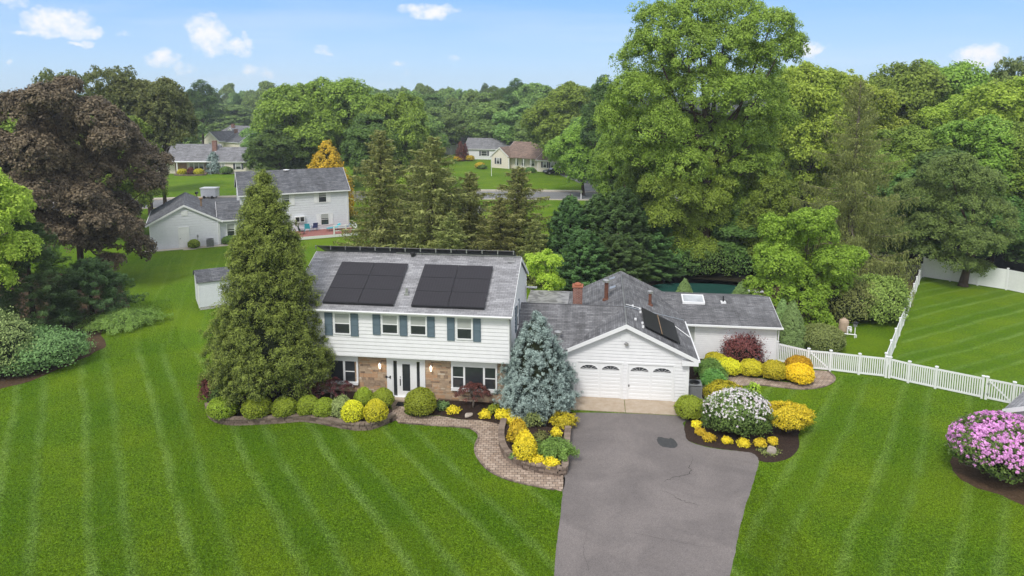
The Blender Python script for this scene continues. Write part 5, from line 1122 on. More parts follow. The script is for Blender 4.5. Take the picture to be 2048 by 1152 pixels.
gable_house('bungalow', at_px(930, 318), R_(-12), 'white house with long grey roof and dark shutters left of the cream ranch house', [(0, 13, 0, 8, 2.9, 2.4, 'x'), (9, 15, 4, 12, 3.2, 2.6, 'y')], WHITE, ROOF_G, [(4.5, 0, 1.0, 1.5, 1.2, 0, DARKSH), (9.2, 0, 1.0, 1.0, 1.2)])
gable_house('bungalow', at_px(880, 306), R_(-25), 'pale house with grey roof and brick chimney at the end of the row', [(-2, 11, 0, 9, 3.0, 3.2, 'x'), (0, 5.5, -3, 4, 2.8, 1.8, 'y')], TANW, ROOF_G, [(1.6, -3, 1.0, 1.4, 1.3), (7, 0, 1, 1.2, 1.2)], chim=[(6.5, 4, 6.0, 1.1, 1.2)])
# white-topped grey trailer behind the grey house
tp = G(402, 397.5); e = empty('box_trailer', tuple(tp), .0, 'grey box trailer with white top parked on the street behind the grey house', 'trailer'); e.scale = (.74, .74, .74); m = MB(); m.box(0, 3.3, 0, 2.2, .45, 2.2); m.build('body', GREYSID, e); m = MB(); m.box(-.15, 3.45, -.1, 2.3, 2.2, 2.42); m.build('lid', TRIM, e)
for x in (.7, 2.5):
    for y in (-.02, 2.0): m = MB(); m.tube((x, y, .32), (x, y+.2, .32), .32, .32, 14); m.build('wheel', RUBBER, e)
e = empty('mailbox', tuple(G(394, 401)), 0, 'black mailbox on a post left of the grey trailer', 'mailbox'); m = MB(); m.box(-.06, .06, -.06, .06, 0, 1.1); m.build('post', WOODP, e); m = MB(); m.box(-.15, .15, -.3, .3, 1.1, 1.3); m.tube((0, -.3, 1.3), (0, .3, 1.3), .15, .15, 10); m.build('box', BLACKM, e)
e = empty('flagpole', tuple(G(983, 352)), 0, 'white flagpole standing on the lawn before the cream ranch house', 'flagpole'); m = MB(); m.tube((0, 0, 0), (0, 0, 4.2), .07, .04); m.build('pole', TRIM, e); m = MB(); m.lathe([(.02, 4.2), (.09, 4.27), (.02, 4.36)], (0, 0, 0), 8); m.build('finial', GALV, e)
e = empty('mailbox', tuple(G(1162, 398)), 0, 'pale mailbox post at the kerb beneath the street tree', 'mailbox'); m = MB(); m.box(-.07, .07, -.07, .07, 0, 1.1); m.build('post', TRIM, e); m = MB(); m.box(-.16, .16, -.3, .3, 1.1, 1.4); m.build('box', GALV, e)
def car(loc, rz, paint, label, suv=True, lab2=None):
    e = empty('parked_car', loc, rz, label, 'car'); W = .92
    side = [(-2.3, .35), (-2.3, .85), (-2.15, 1.0), (-1.7, 1.05), (-1.25, 1.68), (.65, 1.68), (1.25, 1.1), (2.15, .95), (2.35, .75), (2.35, .35)] if suv else [(-2.3, .3), (-2.3, .8), (-2.1, .95), (-1.5, .98), (-.9, 1.42), (.4, 1.42), (1.05, .98), (2.15, .85), (2.35, .65), (2.35, .3)]
    m = MB(); m.prism([(x, -W, z) for x, z in side], (0, 2*W, 0)); b = m.build('body', paint, e, bevel=.07); zt = side[5][1]
    g = MB(); zb_ = side[3][1]+.05; x0, x1 = side[3][0]+.15, side[6][0]-.18
    for y in (-W-.006, W-.004): g.prism([(x0, y, zb_), (x1, y, zb_), (side[5][0]-.05, y, zt-.12), (side[4][0]+.1, y, zt-.12)], (0, .01, 0))
    g.build('side_windows', GLASS, e); g = MB(); a, c = side[5], side[6]; g.prism([(a[0]+.08, -W*.85, a[1]-.05), (c[0]-.02, -W*.9, c[1]+.04), (c[0]-.02, W*.9, c[1]+.04), (a[0]+.08, W*.85, a[1]-.05)], (.02, 0, .02)); g.build('windscreen', GLASS, e)
    for x in (-1.4, 1.45):
        for y in (-W-.02, W-.2):
            m = MB(); m.tube((x, y, .35), (x, y+.22, .35), .35, .35, 18); wh = m.build('wheel', RUBBER, e); m = MB(); yo = y-.01 if y < 0 else y+.21; m.tube((x, yo, .35), (x, yo+.02, .35), .21, .21, 14); m.build('rim', GALV, wh)
    for y in (-.75, .5): m = MB(); m.box(2.33, 2.37, y, y+.25, .62, .76); m.build('headlight', GALV, e)
car(tuple(G(527, 337)), R_(4), CARW, 'white estate car parked beyond the ridge of the grey house'); car(tuple(G(527, 331)+np.array([2, 9, 0])), R_(184), CARB, 'black car parked behind the white one')
car(tuple(G(1108, 348)), R_(200), CARB, 'black car on the driveway of the cream ranch house', False)
# ================================================================== shrubs near the house
def bush(px, py, z, rx, h, mat, label, name='rounded_shrub', cat='shrub', seed=1, n=4200, ls=.05, group=None, rz=0, **k):
    me = bush_mesh(name, seed, rx, k.pop('ry', rx), h, mat, n, ls, **k); g = G(px, py, z); return tag(put(me, name, tuple(g), rz), label, cat, group)
BZ = .22
BS = dict(lump=.05, va0=.5)
for i, (px, py, rx, h, mat, lab) in enumerate([
    (447, 833, .80, 1.05, L_BOX, 'yellow flushed green globe shrub at the far left end of the curved block wall'),
    (515, 833, .78, 1.05, L_BOX, 'second clipped green globe shrub from the left end of the curved block wall'),
    (569, 831, .66, .98, L_BOX, 'clipped green globe shrub just right of the cone tree trunk, third in the wall row'),
    (617, 829, .60, 1.02, L_BOX, 'clipped green globe shrub beneath the wide thin red maple, fourth in the wall row'),
    (649, 832, .62, .95, L_BOX, 'clipped green globe shrub touching the pale variegated bush')]):
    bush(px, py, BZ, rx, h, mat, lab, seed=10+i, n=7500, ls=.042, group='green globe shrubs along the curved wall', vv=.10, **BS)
bush(684, 836, BZ, .50, 1.12, L_VARI, 'pale variegated bush between the green and the yellow globes', seed=21, n=4200, ls=.05, lump=.12, spiky=.15)
for i, (px, py, rx, h, lab) in enumerate([(706, 843, .60, 1.15, 'yellow green dome shrub left of its twin at the front of the walled bed'), (752, 843, .62, 1.20, 'yellow green dome shrub at the right front of the walled bed'),
    (728, 812, .52, 1.05, 'small yellow green dome behind the pair in the walled bed'), (766, 812, .62, 1.0, 'broad yellow green dome beside the front door step')]):
    bush(px, py, BZ, rx, h, L_BOXY if i < 2 else L_BOX, lab, seed=30+i, n=7000, ls=.042, lump=.05, va0=.55 if i < 2 else .72, tall=.25)
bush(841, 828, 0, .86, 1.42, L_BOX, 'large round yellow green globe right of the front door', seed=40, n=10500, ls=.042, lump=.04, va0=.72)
def tuft(px, py, z, r, h, mat, label, seed, n=900, name='low_shrub', ls=.05): return bush(px, py, z, r, h, mat, label, name, 'shrub', seed, n, ls, lump=.25, spiky=.25, core=.6, vv=.2)
tuft(885, 818, 0, .32, .38, L_SHR, 'small fresh green perennial beside the large round globe', 50, name='perennial'); tuft(907, 826, 0, .30, .34, L_GOLD, 'tiny golden shrub in the mulch left of the pale flat boulder', 51)
tuft(970, 835, 0, .28, .36, L_GOLD, 'tiny golden shrub right of the pale flat boulder', 52); tuft(988, 828, 0, .32, .5, L_BOX, 'small dark green bush tucked under the blue spruce', 53)
tuft(1008, 838, 0, .42, .5, L_GOLD, 'golden shrub at the left foot of the blue spruce', 54, 2200); tuft(1022, 845, 0, .3, .36, L_GOLD, 'low golden shrub where walk and block wall meet', 55, 1400)
tuft(1128, 852, .1, .56, .62, L_BOXY, 'yellow green shrub at the right foot of the blue spruce by the driveway', 56, 4200); tuft(1068, 850, .26, .45, .55, L_OLIVE, 'olive twiggy shrub under the blue spruce behind the golden mounds', 57, 900)
bush(1036, 889, .26, .50, 1.24, L_GOLD, 'upright golden thread shrub at the back left of the horseshoe bed', 'golden_shrub', seed=60, n=5200, ls=.05, lump=.10, tall=.45, spiky=.12, va0=.4)
bush(1050, 919, .26, .54, 1.34, L_GOLD, 'tallest golden thread shrub at the front left of the horseshoe bed', 'golden_shrub', seed=61, n=6000, ls=.05, lump=.09, tall=.5, spiky=.12, va0=.5)
tuft(1074, 926, .26, .28, .32, L_GOLD, 'low golden tuft at the front edge of the horseshoe bed', 62, 1500); tuft(1103, 933, .26, .28, .36, L_GOLD, 'low golden tuft in the front right corner of the horseshoe bed', 63, 1500)
tuft(1112, 872, .26, .24, .36, L_GOLD, 'tiny golden tuft at the top of the horseshoe bed', 64, 700); tuft(1083, 878, .26, .34, .3, L_OLIVE, 'sparse olive ground plant in the middle of the horseshoe bed', 65, 500); tuft(1026, 916, .26, .2, .2, L_SHR, 'small weed between golden shrub and block wall', 66, 200)
g = G(1112, 912, .26); me, segs = bough_conifer('spreading_juniper', 67, .55, .95, L_JUNB, 46, .06, 130, .05, .25, .35, .15, .35, .5); tag(put(me, 'spreading_juniper', tuple(g)), 'spreading green juniper spilling over the horseshoe wall onto the driveway', 'juniper')
# right hand bed
bush(1380, 834, 0, .80, 1.12, L_BOX, 'round yellow green shrub at the right corner of the garage apron', seed=70, n=9500, ls=.042, lump=.06, va0=.72)
bush(1450, 806, 0, 1.15, 1.15, L_BOXY, 'yellow green mound half hidden behind the pink white flowering bush', seed=71, n=8000, ls=.045, va0=.4)
e = empty('rhododendron', tuple(G(1473, 862)), 0, 'rounded bush covered with pale pink white blossoms in the driveway bed', 'flowering bush')
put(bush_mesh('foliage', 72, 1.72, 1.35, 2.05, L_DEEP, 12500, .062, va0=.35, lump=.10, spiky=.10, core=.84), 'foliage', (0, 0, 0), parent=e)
def blossoms(seed, rx, ry, h, n, r, per, ls, mat, zmin, parent, size=1., dens=None):
    rng = np.random.default_rng(seed); d = sph(rng, n*4); d = d[d[:, 2] > zmin]; 
    if dens is not None: d = d[rng.random(len(d)) < dens(d)]
    d = d[:n]; C = np.stack([d[:, 0]*rx, d[:, 1]*ry, h*(.45+.55*d[:, 2])], 1)*rng.uniform(.97, 1.06, (len(d), 1)); Q, va = clumps_to_leaves(rng, C, d, r, per, ls, .7, .6, .75, .25)
    put(quads_mesh('blossoms', Q, va, mat), 'blossoms', (0, 0, 0), parent=parent)
blossoms(73, 1.76, 1.38, 2.1, 820, .060, 12, .034, PETW, -.25, e, dens=lambda d: np.clip((d[:, 2]-.15)*2.2+.10-.5*np.clip(d[:, 0]-.5, 0, 1), .02, 1))
e = empty('golden_shrub', tuple(G(1575, 864)), 0, 'flat topped golden mound on bare stems at the lawn edge of the driveway bed', 'shrub'); put(bush_mesh('foliage', 75, 1.15, 1.0, 1.05, L_GOLD, 10500, .05, va0=.4, lump=.12, spiky=.1, core=.8), 'foliage', (0, 0, .42), parent=e)
rr = random.Random(6); m = MB()
for i in range(16): a = rr.uniform(0, 6.28); m.path([(.1*math.cos(a), .1*math.sin(a), 0), (math.cos(a)*.45, math.sin(a)*.4, .35), (math.cos(a)*.85, math.sin(a)*.75, .75)], [.035, .025, .015], 5)
m.build('stems', BARK, e)
for i, (px, py, s) in enumerate([(1393, 854, .30), (1400, 868, .27), (1418, 881, .33), (1454, 886, .27), (1487, 892, .32), (1520, 892, .34), (1545, 887, .28)]):
    tuft(px, py, 0, s*.78, s*.98, L_GOLD, ['golden tuft nearest the garage in the arc of seven', 'second golden tuft of the arc, counting from the garage', 'third golden tuft of the arc, close to the driveway edge', 'fourth and smallest golden tuft, below the flowering bush centre', 'fifth golden tuft of the arc below the flowering bush', 'broad sixth golden tuft of the arc', 'seventh golden tuft, nearest the pale pointed boulder'][i], 80+i, 1300)
tuft(1538, 903, 0, .45, .12, L_OLIVE, 'flat creeping green weed patch round the pale pointed boulder', 88, 400, 'creeping_plant'); tuft(1507, 792, 0, .3, .75, L_CHART, 'young light green sprout behind the flowering bush', 89, 260, 'sapling', .07)
tuft(1403, 776, 0, .28, .26, PETW, 'tiny pale pink flowering plant beside the air conditioner', 90, 500, 'flowering_plant')
for px, py, r, h, s, lab in ((1421, 752, .95, .9, 91, 'dark green juniper mound behind the brighter one near the garage'), (1426, 777, .85, .95, 92, 'bright green feathery juniper mound beside the air conditioner')):
    me, sg = bough_conifer('juniper', s, h, r, L_JUN, 70, .06, 130, .05, .3, .5, .25 if s == 91 else .5, .35, .5); tag(put(me, 'juniper', tuple(G(px, py))), lab, 'juniper')
for i, (px, py, rx, h, mat, va, lab) in enumerate([(1431, 735, .70, .95, L_BOXY, .45, 'yellow green mound at the left end of the golden row by the wing wall'), (1457, 748, .76, .98, L_BOXY, .6, 'yellow green mound second from the left in the golden row'),
    (1502, 750, .74, .95, L_BOXY, .62, 'yellow green mound in the middle of the golden row'), (1547, 757, .76, 1.1, L_BOXY, .6, 'tall yellow green mound left of the amber shrubs'),
    (1597, 744, .80, 1.0, L_ORG, .3, 'amber golden shrub directly against the picket fence'), (1598, 764, .86, 1.1, L_ORG, .62, 'brightest amber golden shrub at the bend of the side walk')]):
    bush(px, py, 0, rx, h, mat, lab, 'golden_shrub', seed=100+i, n=9000, ls=.044, lump=.07, va0=va)
e = empty('barberry', tuple(G(1484, 728)), 0, 'dark red spiky barberry bush against the white wing wall', 'shrub'); put(bush_mesh('foliage', 110, 1.25, .9, 1.75, L_PURP, 5200, .06, va0=.45, lump=.22, spiky=.35, core=.7), 'foliage', (0, 0, 0), parent=e)
rr = random.Random(5); m = MB()
for i in range(26): a = rr.uniform(0, 6.28); m.path([(0, 0, .1), (math.cos(a)*.5, math.sin(a)*.35, .9), (math.cos(a)*rr.uniform(.9, 1.5), math.sin(a)*rr.uniform(.6, 1), rr.uniform(1.2, 1.9))], [.02, .014, .006], 4)
m.build('stems', BARK, e)
# dwarf alberta spruces
def alberta(px, py, H, R, seed, label):
    me, sg = dense_conifer('dwarf_spruce', seed, H, R, L_ALB, 1700, 28, .11, .042, .32, 'arb', .62, lump=.06, zb=.05, up=.6, prof=lambda z: R*np.interp(z/H, [0, .12, .4, .7, .9, 1], [.85, 1, .86, .55, .26, .06]))
    tag(put(me, 'dwarf_spruce', tuple(G(px, py))), label, 'dwarf spruce')
alberta(1581, 697, 3.4, .92, 120, 'taller tight cone shaped dwarf spruce at the right corner of the wing'); alberta(1561, 683, 3.1, .78, 121, 'smaller dwarf spruce cone tucked behind the taller one')
alberta(1368, 618, 2.5, .85, 122, 'dwarf spruce tip showing above the wing roof left of centre by the pool'); alberta(1480, 622, 2.35, .9, 123, 'dwarf spruce tip above the right end of the wing roof')
bush(1644, 700, 0, 1.42, 1.75, L_OLIVE, 'wide brownish green clipped bush right of the dwarf spruces', 'clipped_bush', seed=125, n=14000, ls=.055, lump=.06, va0=.45, vv=.2)
# Japanese maples
def jmaple(px, py, z, H, R, seed, label, mat=L_PURP, n=90):
    rng = np.random.default_rng(seed); C = [];
    for i in range(n): a = rng.uniform(0, 6.28); r = R*math.sqrt(rng.random()); C.append((r*math.cos(a), r*math.sin(a)*.85, H*(1-.42*(r/R)**2)*rng.uniform(.84, 1.0)))
    C = np.array(C); Q, va = clumps_to_leaves(rng, C, np.stack([C[:, 0]*.5, C[:, 1]*.5, np.ones(n)], 1), .14, 34, .042, .4, .45, .5)
    e = empty('japanese_maple', tuple(G(px, py, z)), 0, label, 'small tree'); put(quads_mesh('crown', Q, va, mat), 'crown', (0, 0, 0), parent=e)
    sg = [([(0, 0, -.1), (.03, 0, H*.3), (0, .02, H*.5)], [.07, .05, .045])]+[([(0, .02, H*.45), tuple(c*np.array([.5, .5, .8])), tuple(c*.97)], [.035, .02, .006]) for c in C[::4]]
    tubes_obj('trunk', sg, BARKG, e, 5)
jmaple(946, 815, 0, 1.45, .98, 130, 'small umbrella shaped red Japanese maple before the right bay window', n=120); jmaple(662, 803, .2, 1.35, 1.35, 131, 'wide thin red Japanese maple below the left bay window', n=70)
bush(432, 800, BZ, .75, 1.5, L_PURP, 'dark purple red shrub half under the left skirt of the big cone tree', 'purple_shrub', seed=133, n=4200, ls=.05, lump=.18, spiky=.2, va0=.35); bush(452, 803, BZ, .95, 1.3, L_DEEP, 'shaded dark green bush behind the leftmost globe', 'dark_shrub', seed=134, n=4000, ls=.05, lump=.12, va0=.2)
# arborvitae, blue spruce
H = zat(37.2, 352)-.2
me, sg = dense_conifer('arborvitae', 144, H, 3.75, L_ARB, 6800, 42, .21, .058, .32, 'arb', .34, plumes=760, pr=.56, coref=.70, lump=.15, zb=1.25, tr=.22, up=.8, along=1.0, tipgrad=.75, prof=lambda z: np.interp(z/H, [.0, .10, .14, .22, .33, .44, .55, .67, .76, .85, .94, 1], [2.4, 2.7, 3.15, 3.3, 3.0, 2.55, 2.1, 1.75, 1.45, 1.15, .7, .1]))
bx = G(545, 796, .2); make_tree('arborvitae', (me, sg), (bx[0], bx[1]+.2, .2), 0, 'big dense cone shaped evergreen standing in front of the left end of the house')
H = zat(36.3, 632)
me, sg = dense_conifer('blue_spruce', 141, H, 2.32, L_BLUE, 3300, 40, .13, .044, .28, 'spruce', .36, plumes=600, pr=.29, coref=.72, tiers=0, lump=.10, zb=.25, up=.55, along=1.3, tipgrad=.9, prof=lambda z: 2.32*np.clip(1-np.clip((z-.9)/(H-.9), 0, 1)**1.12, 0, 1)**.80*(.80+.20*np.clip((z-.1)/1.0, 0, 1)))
bx = G(1073, 818, 0); make_tree('blue_spruce', (me, sg), (bx[0], bx[1], 0), 1, 'silvery blue spruce between the front door and the garage')
# right edge magenta rhododendron
e = empty('rhododendron', tuple(G(2003, 955)), 0, 'huge rhododendron covered with magenta pink blossoms at the right edge', 'flowering bush'); RX, RY, RH = 2.25, 1.8, 2.45
put(bush_mesh('foliage', 150, RX, RY, RH, L_DEEP, 15000, .075, va0=.35, lump=.10, core=.84), 'foliage', (0, 0, .35), parent=e)
n0 = len(e.children); blossoms(151, RX*1.01, RY*1.01, RH*1.01, 1250, .085, 24, .04, PETM, -.35, e, dens=lambda d: np.clip((d[:, 2]+.15)*2.2+.12, .05, .97)); [setattr(c, 'location', (0, 0, .35)) for c in e.children if c.name.startswith('blossoms')]
rr = random.Random(8); m = MB()
for i in range(36):
    a = rr.uniform(0, 6.28); L = rr.uniform(1.2, 2.5); p = [(rr.uniform(-.5, .5), rr.uniform(-.4, .4), .05)]
    for k in range(1, 6): p.append((math.cos(a+.3*math.sin(k*2+i))*L*k/5, math.sin(a+.3*math.sin(k*2+i))*L*k/5*.8, .15+.22*k*rr.uniform(.5, 1.1)))
    m.path(p, [.05, .04, .035, .028, .02, .01], 5)
m.build('stems', BARKG, e)
# left edge shrubs
me, sg = bough_conifer('juniper', 160, 1.1, 3.4, L_JUNB, 150, .07, 150, .1, .12, .5, .18, .3, .35); tag(put(me, 'spreading_juniper', tuple(G(246, 652)), .6, (1, .78, 1)), 'wide bright green spreading juniper at the lawn edge left of the shed', 'juniper')
me, sg = bough_conifer('dark_cypress', 161, 5.2, 3.7, L_CYP, 170, .1, 190, .1, .45, .35, .2, .3, .4); make_tree('dark_cypress', (me, sg), tuple(G(186, 640)), 0, 'dark feathery cypress behind the spreading juniper at left')
me, sg = bough_conifer('dark_cypress', 162, 9.6, 3.9, L_CYP, 240, .1, 230, .2, .55, .45, .22, .28, .4); make_tree('dark_cypress', (me, sg), tuple(G(70, 668)), 0, 'tall dark green cypress near the left edge below the bronze maple')
bush(78, 730, 0, 2.55, 2.1, L_SHR, 'broad fresh green shrub in the bed at the left edge', 'broad_shrub', seed=163, n=15000, ls=.075, lump=.14, spiky=.18, va0=.42, core=.8)
bush(-8, 748, 0, 2.2, 3.7, L_VARI, 'pale variegated shrub cut by the left edge of the picture', 'variegated_shrub', seed=164, n=12000, ls=.07, lump=.14, spiky=.12, va0=.28)
tuft(46, 752, 0, .4, .45, L_SHR, 'tiny green seedling at the corner of the left bed', 165, 400, 'seedling')
# neighbour shrubs
def nb(x, y, r, h, lab, s, mat=L_BOX): me = bush_mesh('rounded_shrub', s, r, r, h, mat, 2500, .07, lump=.05); tag(put(me, 'rounded_shrub', tuple(NL(x, y))), lab, 'shrub')
nb(4.4, -.75, .62, 1.0, 'round clipped shrub right of the back door of the pale grey house', 170); nb(8.1, .0, .75, .95, 'left half of the low hedge under the window of the pale grey house', 171, L_DEEP); nb(9.3, .2, .75, .95, 'right half of the low hedge under the window of the pale grey house', 172, L_DEEP)
def fb(px, py, r, h, mat, lab, s, n=1500, ls=.14): me = bush_mesh('rounded_shrub', s, r, r, h, mat, n, ls, lump=.08); tag(put(me, 'rounded_shrub', tuple(G(px, py))), lab, 'shrub')
fb(365, 350, 1.0, 1.3, L_BOXY, 'left yellow green dome in the round bed of the far brick house', 173); fb(398, 350, 1.0, 1.3, L_BOXY, 'right yellow green dome in the round bed of the far brick house', 174); fb(382, 350, .7, 1.6, L_PURP, 'purple shrub between the two domes of the far round bed', 175)
fb(453, 348, 1.3, 1.6, L_DEEP, 'dark shrub by the right wing of the far brick house', 176)
me, sg = dense_conifer('far_blue_spruce', 177, 4.9, 1.7, L_BLUE, 260, 26, .45, .14, .4, 'arb', .3); tag(put(me, 'rounded_conifer', tuple(G(429, 347))), 'oval grey green conifer before the chimney of the far brick house', 'conifer')
fb(960, 337, 1.2, 1.4, L_GOLD, 'golden shrub left of the cream ranch house', 178); fb(940, 322, 1.2, 1.4, L_GOLD, 'golden shrub under the shutters of the white house', 179); fb(918, 322, 1.4, 1.4, L_ORG, 'amber shrub at the left end of the white house', 180)
fb(1060, 345, 1.2, 1.1, L_DEEP, 'dark rounded shrub by the cream ranch house garage', 181); fb(965, 338, 1.0, 1.0, L_DEEP, 'small dark shrub at the left corner of the cream ranch house', 182)
me, sg = dense_conifer('tiny_purple', 183, 5, 1.2, L_PURP, 160, 20, .4, .14, .5, 'arb', .4); tag(put(me, 'purple_tree', tuple(G(921, 322))), 'small purple leaved tree before the white house', 'tree'); tag(put(me, 'purple_tree', tuple(G(930, 321)), 1, (.8, .8, .9)), 'slim purple leaved tree right of the other purple one', 'tree')

# ================================================================== trees
def tree_at(name, data, px, Y, label, group=None, bark=BARK, sc=(1, 1, 1), rz=0, cat='tree'):
    return make_tree(name, data, (xat(px, Y, 6), Y, 0), rz, label, cat, group, bark, sc)
def lobes_from(Y, L, bx, depth=.55):
    out = []
    for (px, py, r) in L:
        z = zat(Y, py); x = xat(px, Y, z)-bx; rad = r/F_*Y*1.02; out.append((np.array([x, 0, z]), np.array([rad, rad, rad*.85])))
    rr = random.Random(len(L)); res = []
    for i, (p, r) in enumerate(out):
        p[1] = rr.uniform(-1, 1)*r[0]*depth*1.6; res.append((p, r))
    return res
# copper maple
gm = G(165, 566); H = zat(gm[1], 172)
rng = np.random.default_rng(7)
LBM = [(150, 205, 42), (95, 225, 48), (200, 232, 42), (40, 265, 48), (120, 275, 58), (200, 285, 52), (250, 280, 32), (15, 325, 50), (90, 345, 58), (170, 355, 58), (240, 345, 46), (278, 375, 28), (35, 405, 48), (110, 425, 52), (180, 435, 56), (250, 435, 44), (282, 450, 22), (75, 465, 38), (140, 480, 42), (210, 490, 38), (255, 505, 26), (230, 520, 22), (165, 175, 22), (130, 310, 60), (200, 330, 55), (140, 380, 60), (210, 400, 50), (60, 300, 50), (150, 450, 50), (60, 375, 50), (225, 250, 40), (190, 460, 45)]
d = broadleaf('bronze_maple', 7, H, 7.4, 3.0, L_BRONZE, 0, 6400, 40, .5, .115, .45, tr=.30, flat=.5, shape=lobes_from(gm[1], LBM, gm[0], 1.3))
make_tree('bronze_maple', d, (gm[0], gm[1], 0), 0, 'broad bronze purple maple filling the left side above the lawn')
# second stem
# chartreuse tree at left edge
H = zat(46, 298); d = broadleaf('yellow_green_tree', 8, H, 3.3, 2.2, L_YEL, 34, 1500, 40, .42, .09, .62, .34, tr=.2, low=-.95); tree_at('maple_tree', d, -38, 46, 'yellow green leafy tree cut by the left edge in front of the bronze maple')
# big oak right of centre: explicit lobes from the photograph's outline
Y0 = 66; bx = xat(1405, Y0, 0)
LB = [(1330, 50, 55), (1400, 30, 50), (1470, 28, 58), (1530, 60, 45), (1545, 110, 40), (1300, 120, 55), (1370, 110, 60), (1440, 105, 60), (1500, 140, 62), (1265, 190, 50), (1330, 190, 60), (1400, 190, 65), (1470, 205, 60), (1535, 190, 45),
      (1245, 250, 45), (1300, 260, 58), (1370, 270, 62), (1440, 280, 58), (1510, 265, 55), (1560, 240, 35), (1280, 320, 48), (1350, 330, 50), (1420, 350, 55), (1500, 340, 50), (1305, 90, 40), (1260, 320, 38), (1225, 230, 30)]
d = broadleaf('great_oak', 11, zat(Y0, 0), 8, 6, L_MID, 0, 4200, 64, .60, .095, .50, bark=BARK, tr=.55, shape=lobes_from(Y0, LB, bx), airy=.18)
make_tree('great_oak', d, (bx, Y0, 0), 0, 'giant pale green oak towering above all the others right of centre')
Y1 = 66; bx = xat(1390, Y1, 0)
LB = [(1335, 320, 34), (1400, 345, 30), (1425, 320, 26), (1310, 370, 34), (1355, 380, 38), (1410, 400, 40), (1330, 430, 40), (1380, 450, 42), (1430, 440, 34), (1345, 490, 36), (1400, 500, 36), (1440, 385, 28)]
d = broadleaf('young_oak', 12, zat(Y1, 300), 4, 2.5, L_MID, 0, 1900, 56, .5, .09, .58, bark=BARK, tr=.25, shape=lobes_from(Y1, LB, bx))
make_tree('young_oak', d, (bx, Y1, 0), 0, 'lighter green leafy tree growing against the foot of the giant oak')
# dark understorey right of the oak
protos = {}
def proto(key, fn): 
    if key not in protos: protos[key] = fn()
    return protos[key]
def inst(key, px, Y, topy, wpx, label, group, rz=None, nat=None, z0=0, cat='tree', name=None):
    "copy of a prototype tree scaled to reach picture row topy with crown width wpx"
    P = protos[key]; H0, R0 = P['H'], P['R']; H = zat(Y, topy); s = H/H0; sx_ = (wpx/F_*Y/2)/R0
    rs = random.Random(int(px*7+Y)); rz = rs.uniform(0, 6.28) if rz is None else rz
    loc = (xat(px, Y, H*.6), Y, z0)
    if not P['used']:
        P['used'] = True; e = P['e']; e.location = loc; e.rotation_euler = (0, 0, rz); e.scale = (sx_, sx_, s); e['label'] = label
        if group: e['group'] = group
        return e
    e = copy_thing(P['e'], loc, rz, (sx_, sx_, s), label, group)
    return e
def mkproto(key, name, data, H, R, bark=BARK, cat='tree'): protos[key] = dict(H=H, R=R, used=False, e=make_tree(name, data, (0, 0, 0), 0, 'tree', cat, None, bark))
mkproto('A', 'broadleaf_tree', broadleaf('a', 21, 18, 7, 1.5, L_MID, 44, 1900, 36, .80, .19, .45, .32, tr=.32, low=-.9), 18, 7)
mkproto('B', 'broadleaf_tree', broadleaf('b', 22, 18, 5.5, .8, L_DEEP, 40, 1500, 34, .75, .19, .5, .34, tr=.3, low=-.95), 18, 5.5)
mkproto('C', 'broadleaf_tree', broadleaf('c', 23, 20, 6, 1, L_FAR, 38, 1100, 24, 1.0, .33, .42, .36, tr=.3, airy=.08, low=-.95), 20, 6)
mkproto('D', 'broadleaf_tree', broadleaf('d', 24, 20, 6.5, 1, L_FAR, 34, 1100, 24, 1.1, .33, .55, .4, tr=.3, low=-.95), 20, 6.5)
mkproto('E', 'broadleaf_tree', broadleaf('e', 25, 20, 6, 1, L_YEL, 46, 2200, 40, .70, .15, .45, .31, tr=.3, airy=.15, low=-.95), 20, 6)
mkproto('F', 'airy_tree', broadleaf('f', 26, 19, 5, 4, L_OLIVE, 34, 520, 26, .5, .15, .35, .30, tr=.28, airy=.6), 19, 5)
mkproto('P', 'pine_tree', broadleaf('p', 27, 20, 4, 4, L_DEEP, 22, 380, 34, .9, .28, .25, .34, tr=.3, airy=.3, flat=.3, aspect=.25), 20, 4)
mkproto('G', 'broadleaf_tree', broadleaf('g', 28, 18, 6, .6, L_MID, 48, 2300, 40, .65, .145, .38, .30, tr=.3, low=-.95), 18, 6)
mkproto('H', 'broadleaf_tree', broadleaf('h', 32, 18, 6.5, 6.5, L_OLIVE, 34, 1500, 30, .7, .19, .42, .33, tr=.3), 18, 6.5)
mkproto('S', 'spruce_tree', norway('s', 29, 14, 3.2, L_NSP, 115, .8, 30, .15, .45, 1.5, 6, .5, .2), 14, 3.2)
mkproto('S2', 'spruce_tree', norway('s2', 30, 14, 3.2, L_NSP, 120, .8, 26, .15, .3, 1.3, 6, .55, .2, asym=.25), 14, 3.2)
mkproto('L', 'leyland_cypress', bough_conifer('l', 31, 9, 3, L_CYP, 260, .14, 190, .2, .75, .5, .22, .35, .35), 9, 3)
